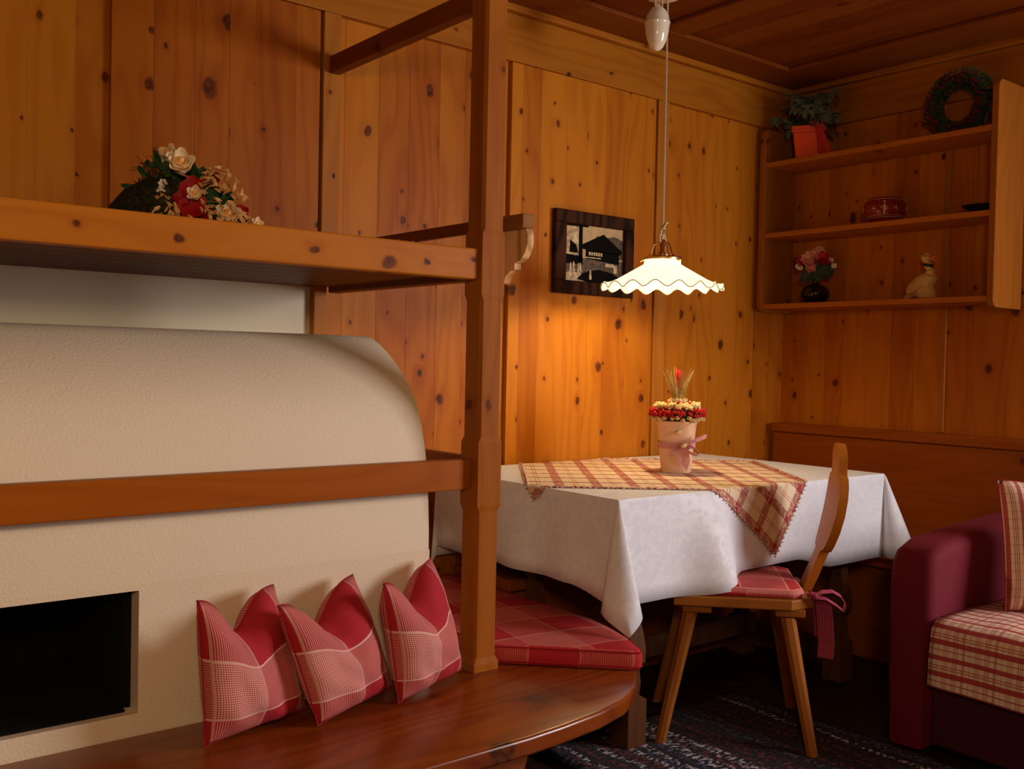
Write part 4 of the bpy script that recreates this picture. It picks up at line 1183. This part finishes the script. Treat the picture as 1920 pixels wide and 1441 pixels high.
for k in range(240):
    t = random.uniform(0, 2*PI); a = 0
    c_ = WC+Vector((-.034, math.cos(t)*(WR+random.uniform(-.022, .022)), math.sin(t)*(WR+random.uniform(-.022, .022))))
    c_.x += random.uniform(-.006, .01); c_.z = max(c_.z, zt+.006)
    ell(bm, c_, (.0042,)*3, n=6)
b_ = obj('berries', bm, m_berry, wr, smooth=True); b_['kind'] = 'stuff'
# bowl
zt2 = 1.7215
bo = thing('painted_bowl', 'dark red glazed bowl with painted cream figure and crosses on the middle shelf', 'bowl', (3.785, 2.262, zt2))
bm = newbm()
BP = [(0, 0), (.055, 0), (.058, .006), (.066, .018), (.080, .034), (.086, .052), (.085, .072), (.078, .090), (.068, .100), (.067, .106), (.064, .106), (.064, .100), (.072, .088), (.078, .07), (.078, .05), (.06, .02), (0, .014)]
lathe(bm, BP, (3.785, 2.262, zt2), 48); obj('body', bm, m_redglaze, bo, smooth=True)
def bowlpt(ang, z, off=.0012):
    pr = [p for p in BP[1:10]]
    for i in range(len(pr)-1):
        if pr[i][1] <= z <= pr[i+1][1]+1e-9 and pr[i+1][1] > pr[i][1]:
            t = (z-pr[i][1])/(pr[i+1][1]-pr[i][1]); r_ = pr[i][0]+(pr[i+1][0]-pr[i][0])*t; break
    else: r_ = .08
    return Vector((3.785+(r_+off)*math.cos(ang), 2.262+(r_+off)*math.sin(ang), zt2+z))
A0 = math.atan2(-2.262, -3.785)    # the side that faces into the room
def bowlstroke(bm, pts, w):
    tube(bm, [bowlpt(A0-a/.085, z, .0004) for a, z in pts], w, 5)
bm = newbm()
for a in (-.045, .045, .115, -.115):
    bowlstroke(bm, [(a-.010, .058), (a, .058), (a+.010, .058)], .0016); bowlstroke(bm, [(a, .047), (a, .058), (a, .069)], .0016)
for z in (.0235, .030, .0985): bowlstroke(bm, [(-.26+.52*k/40, z) for k in range(41)], .0012)
bowlstroke(bm, [(0, .034), (.003, .045), (-.001, .055), (.002, .066), (.001, .076)], [.004, .0055, .006, .0055, .002])
bowlstroke(bm, [(.001, .077), (.001, .084)], [.0045, .003]); bowlstroke(bm, [(-.006, .086), (.008, .087)], .0015)
bowlstroke(bm, [(.003, .070), (.012, .060), (.020, .066)], .0018); bowlstroke(bm, [(-.002, .069), (-.009, .060), (-.006, .050)], .0018)
bowlstroke(bm, [(-.002, .040), (-.005, .033)], .002); bowlstroke(bm, [(.003, .040), (.007, .033)], .002)
for a in (-.022, .024, -.068, .068, .09):
    bowlstroke(bm, [(a, .090), (a+.002, .0905)], .002); bowlstroke(bm, [(a+.01, .038), (a+.012, .038)], .002)
obj('painted_motif', bm, m_creampaint, bo, smooth=True)
# dark dish at the right end of the middle shelf
bm = newbm(); lathe(bm, [(0, 0), (.03, 0), (.04, .008), (.055, .02), (.075, .033), (.078, .036), (.074, .036), (.05, .022), (.03, .008), (0, .006)], (3.80, 1.858, zt2), 32)
o = obj('dark_dish', bm, m_blackmat, smooth=True); tag(o, 'small black dish at the right end of the middle shelf', 'dish')
# vase
zt3 = 1.4045
VX, VY = 3.79, 2.588
va = thing('flower_vase', 'round black vase with pink and red flowers on the lowest shelf', 'vase', (VX, VY, zt3))
bm = newbm(); lathe(bm, [(0, 0), (.034, 0), (.048, .012), (.060, .032), (.062, .046), (.055, .066), (.038, .080), (.018, .088), (.0145, .094), (.018, .099), (.0175, .104), (.0125, .110), (.013, .122), (.017, .130), (.014, .130), (.010, .12), (0, .118)], (VX, VY, zt3), 40)
obj('vase_body', bm, m_black, va, smooth=True)
vd = Vector((-.86, -.51, 0)).normalized(); vr = Vector((.51, -.86, 0)).normalized()
VB = Vector((VX, VY, zt3))
def VP(r_, z, f=0): return VB+vr*r_+Vector((0, 0, z))+vd*f
fl_specs = [('pink_flower', m_pink, (-.028, .176, .035), .026, 5), ('pink_flower', m_pink, (-.018, .150, .04), .024, 5), ('salmon_flower', m_salmon, (-.036, .196, .03), .028, 6), ('salmon_flower', m_salmon, (-.012, .205, .02), .030, 5),
            ('red_flower', m_redfl, (-.058, .185, .01), .028, 5), ('red_flower', m_redfl, (.024, .198, .02), .032, 6), ('red_flower', m_redfl, (.040, .185, .01), .026, 5), ('mauve_flower', m_salmon, (.010, .222, 0), .030, 8)]
for nm, mt_, (a, z, f), rr, n_ in fl_specs:
    bm = newbm(); flower(bm, VP(a, z, f), vd+Vector((0, 0, .5))+vr*a*4, rr, n_, .3, .95)
    flower(bm, VP(a, z, f+.004), vd+Vector((0, 0, .5))+vr*a*4, rr*.6, n_, .5, .95)
    obj(nm, bm, mt_, va, smooth=True, keep=True)
for a, z, f in ((-.075, .165, .02), (.076, .165, .02), (.062, .190, .01), (-.035, .220, .01), (-.066, .158, .02)):
    bm = newbm(); flower(bm, VP(a, z, f), vd+Vector((0, 0, .3)), .0135, 9, .1, .45); d_ = obj('daisy', bm, m_whitefl, va, smooth=True, keep=True)
    bm = newbm(); ell(bm, VP(a, z, f+.002), (.004,)*3, n=8); obj('daisy_centre', bm, m_yellow, d_, smooth=True)
bm = newbm()
for a, z, f, L, tw in ((-.005, .145, .01, .07, -2.6), (-.01, .145, .02, .065, -2.2), (.01, .15, .01, .07, -.2), (.0, .155, -.01, .08, .4), (.01, .14, .02, .06, -.5), (-.02, .16, 0, .06, 2.6), (.005, .15, .02, .055, -1.4), (.02, .17, 0, .06, .2)):
    d = vr*math.cos(tw)+Vector((0, 0, math.sin(tw)))
    petal(bm, VP(a, z, f), d, vd+Vector((0, 0, .2)), L, .045, .1)
for a, z in ((-.07, .16), (.07, .16), (0, .2), (-.04, .18), (.04, .18), (.055, .185), (-.03, .215)):
    tube(bm, [VP(0, .125), VP(a*.5, .125+(z-.125)*.6, .01), VP(a, z, .01)], .0012, 4)
obj('leaves', bm, m_dgleaf, va, smooth=True, keep=True)
# goose
gd = thing('goose_figurine', 'cream ceramic goose with orange beak and dark blue neck ribbon on the lowest shelf', 'figurine', (3.79, 2.09, zt3))
GB = Vector((3.79, 2.09, zt3)); fy = Vector((0, -1, 0))   # beak towards -Y (right in view)
def GP(f, z, s=0): return GB+fy*f+Vector((s, 0, z))
bm = newbm()
tube(bm, [GP(f, z) for f, z in ((-.078, .006), (-.06, .017), (-.035, .040), (-.005, .060), (.018, .072), (.034, .095), (.033, .112), (.026, .130), (.016, .146), (.012, .160), (.014, .174), (.018, .184), (.020, .189))],
     [.004, .014, .032, .040, .040, .031, .022, .0165, .0155, .019, .020, .013, .004], 20)
ell(bm, GP(.012, .030), (.036, .045, .031), n=16); ell(bm, GP(.020, .013), (.034, .038, .013), n=16)
bmesh.ops.remove_doubles(bm, verts=bm.verts[:], dist=1e-6)
for v in bm.verts: v.co.z = max(v.co.z, zt3+.0005)
gb = obj('body', bm, m_duck, gd, smooth=True)
m = gb.modifiers.new('remesh', 'REMESH'); m.mode = 'VOXEL'; m.voxel_size = .003; m.use_smooth_shade = True
for sgn in (-1, 1):
    bm = newbm(); rot_ = Matrix.Rotation(-.85*1, 3, 'X') if True else None
    ell(bm, GP(-.018, .050, sgn*.034), (.008, .040, .021), Matrix.Rotation(-R(38), 3, 'X'), n=16); obj('wing', bm, m_duckwing, gd, smooth=True)
bm = newbm()
for dz, tilt, L in ((.166, .12, .034), (.161, -.2, .028)):
    tube(bm, [GP(.026, dz), GP(.026+L*.6, dz+tilt*L*.6), GP(.026+L, dz+tilt*L)], [.007, .005, .0015], 8)
obj('beak', bm, m_beak, gd, smooth=True)
for sgn in (-1, 1):
    bm = newbm(); ell(bm, GP(.018, .172, sgn*.0188), (.002, .0028, .0028), n=8); obj('eye', bm, m_blackmat, gd, smooth=True)
bm = newbm(); lathe(bm, [(.016, -.006), (.0205, -.006), (.0195, .006), (.016, .006)], (0, 0, 0), 24)
bmesh.ops.transform(bm, matrix=Matrix.Translation(GP(.022, .138)) @ Matrix.Rotation(R(12), 4, 'X'), verts=bm.verts[:])
obj('neck_ribbon', bm, m_bluerib, gd, smooth=True)

# ------------------------------------------------------------------ flower arrangement on the loft
random.seed(21)
LZ = bz0+.0365
fa = thing('flower_arrangement', 'dried flower horn with roses, red blooms and oats lying on the loft', 'flower arrangement', (.88, 2.34, LZ))
cr2 = Vector((.779, -.627, 0)); cd2 = Vector((-.627, -.779, 0))   # right / towards the viewer
OA = Vector((.88, 2.34, LZ))
def AP(r_, z, f=0): return OA+cr2*r_+cd2*f+Vector((0, 0, z))
# helper: photo offsets in metres measured from the arrangement's centre
bm = newbm()
tube(bm, [AP(-.185, .055), AP(-.16, .075), AP(-.12, .095), AP(-.08, .105), AP(-.04, .10), AP(.0, .08)], [.018, .042, .062, .075, .08, .06], 16)
for k in range(700):
    t = random.random(); a = random.uniform(0, 2*PI); c_ = AP(-.185+.17*t, .055+.05*math.sin(min(1, t*1.5)*PI/2))
    rr = .02+.062*min(1, t*1.6)
    d = (cd2*math.cos(a)+Vector((0, 0, 1))*math.sin(a))
    petal(bm, c_+d*rr*.97, (d+cr2*random.uniform(-1, .2)), (random.random(), 0, 1), .016, .004, .1, nn=2)
for v in bm.verts: v.co.z = max(v.co.z, LZ+.001)
obj('moss_horn', bm, m_moss, fa, keep=True)
bm = newbm()
for k in range(130):
    c_ = AP(random.uniform(-.10, .12), random.uniform(.06, .20), random.uniform(-.03, .035))
    if (c_-OA).dot(cr2) > 0: c_.z = min(c_.z, LZ+.20-1.1*(c_-OA).dot(cr2))
    a = random.uniform(0, PI); d = cr2*math.cos(a)+Vector((0, 0, math.sin(a)))+cd2*random.uniform(-.3, .6)
    petal(bm, c_, d, cd2, random.uniform(.03, .05), .016, .2)
obj('foliage', bm, m_green, fa, smooth=True, keep=True)
for (a, z, f, rr, nz) in ((-.035, .225, .02, .022, (-.3, .8)), (.0, .200, .05, .028, (.35, .45)), (.115, .085, .05, .025, (.2, .3)), (.175, .068, .04, .013, (.8, .3)), (.042, .13, .07, .016, (.1, .2))):
    bm = newbm(); n_ = cd2+cr2*nz[0]+Vector((0, 0, nz[1])); rose(bm, AP(a, z, f), n_, rr)
    ro = obj('cream_rose', bm, m_rose, fa, smooth=True, keep=True)
    bm = newbm(); ell(bm, AP(a, z, f)+n_.normalized()*rr*.55, (rr*.42, rr*.42, rr*.5), rotto(n_), n=10); obj('rose_heart', bm, m_rosec, ro, smooth=True)
for (a, z, f, rr) in ((.03, .145, .05, .03), (.038, .10, .065, .034), (.055, .085, .06, .028), (.01, .12, .06, .022), (-.05, .20, .01, .02), (.135, .095, .02, .02), (.07, .175, .02, .018)):
    bm = newbm(); flower(bm, AP(a, z, f), cd2+Vector((0, 0, .35)), rr, 5, .35, 1.1); obj('red_flower', bm, m_redfl, fa, smooth=True, keep=True)
for (a, z, f) in ((-.035, .155, .065), (-.038, .137, .068), (-.055, .215, .03), (-.03, .222, .035)):
    bm = newbm(); flower(bm, AP(a, z, f), cd2+Vector((0, 0, .1)), .011, 6, .2, .8); obj('white_blossom', bm, m_whitefl, fa, smooth=True, keep=True)
def oat(path_, n_, L=.02):
    bm = newbm(); pts = [AP(*p) for p in path_]; tube(bm, pts, .0009, 4)
    for k in range(n_):
        t = (k+.5)/n_*(len(pts)-1); i = int(t); c_ = pts[i].lerp(pts[min(i+1, len(pts)-1)], t-i)
        d = (pts[min(i+1, len(pts)-1)]-pts[i]).normalized()+Vector((random.uniform(-.7, .7), random.uniform(-.7, .3), random.uniform(-1.1, .3)))
        d.normalize(); c2 = c_+Vector((random.uniform(-.012, .012), -random.uniform(0, .015), random.uniform(-.014, .012)))
        for w_ in (-.12, .12):
            dd2 = (d+Vector((w_, 0, w_))).normalized()
            ell(bm, c2+dd2*L*.5, (.0026, .0026, L*.55), rotto(dd2), n=6)
    obj('oat_ear', bm, m_oat, fa, smooth=True)
oat([(.02, .16, .03), (.06, .195, .03), (.10, .185, .03)], 12); oat([(.03, .15, .04), (.08, .19, .04), (.125, .16, .04), (.135, .13, .04)], 14)
oat([(.04, .15, .05), (.08, .165, .05), (.11, .14, .05)], 12); oat([(-.06, .16, .05), (-.03, .12, .07), (-.01, .09, .08)], 9)
oat([(-.02, .10, .07), (.0, .08, .085), (.03, .065, .085)], 12); oat([(.05, .12, .06), (.09, .115, .06), (.13, .085, .06)], 12)
oat([(.06, .10, .07), (.10, .085, .07), (.14, .07, .06)], 12); oat([(.12, .09, .05), (.15, .08, .04), (.18, .06, .03)], 8)
oat([(-.02, .11, .06), (-.04, .09, .075), (-.05, .07, .08)], 8); oat([(.06, .11, .05), (.08, .075, .08), (.085, .06, .08)], 8)
bm = newbm()
for k in range(26):
    tube(bm, [AP(-.06, .17, .0), AP(-.06+random.uniform(-.04, .03), .19+random.uniform(-.01, .02), .02), AP(-.07+random.uniform(-.06, .06), .20+random.uniform(-.03, .03), .03)], .0011, 4)
obj('twigs', bm, m_twig, fa)
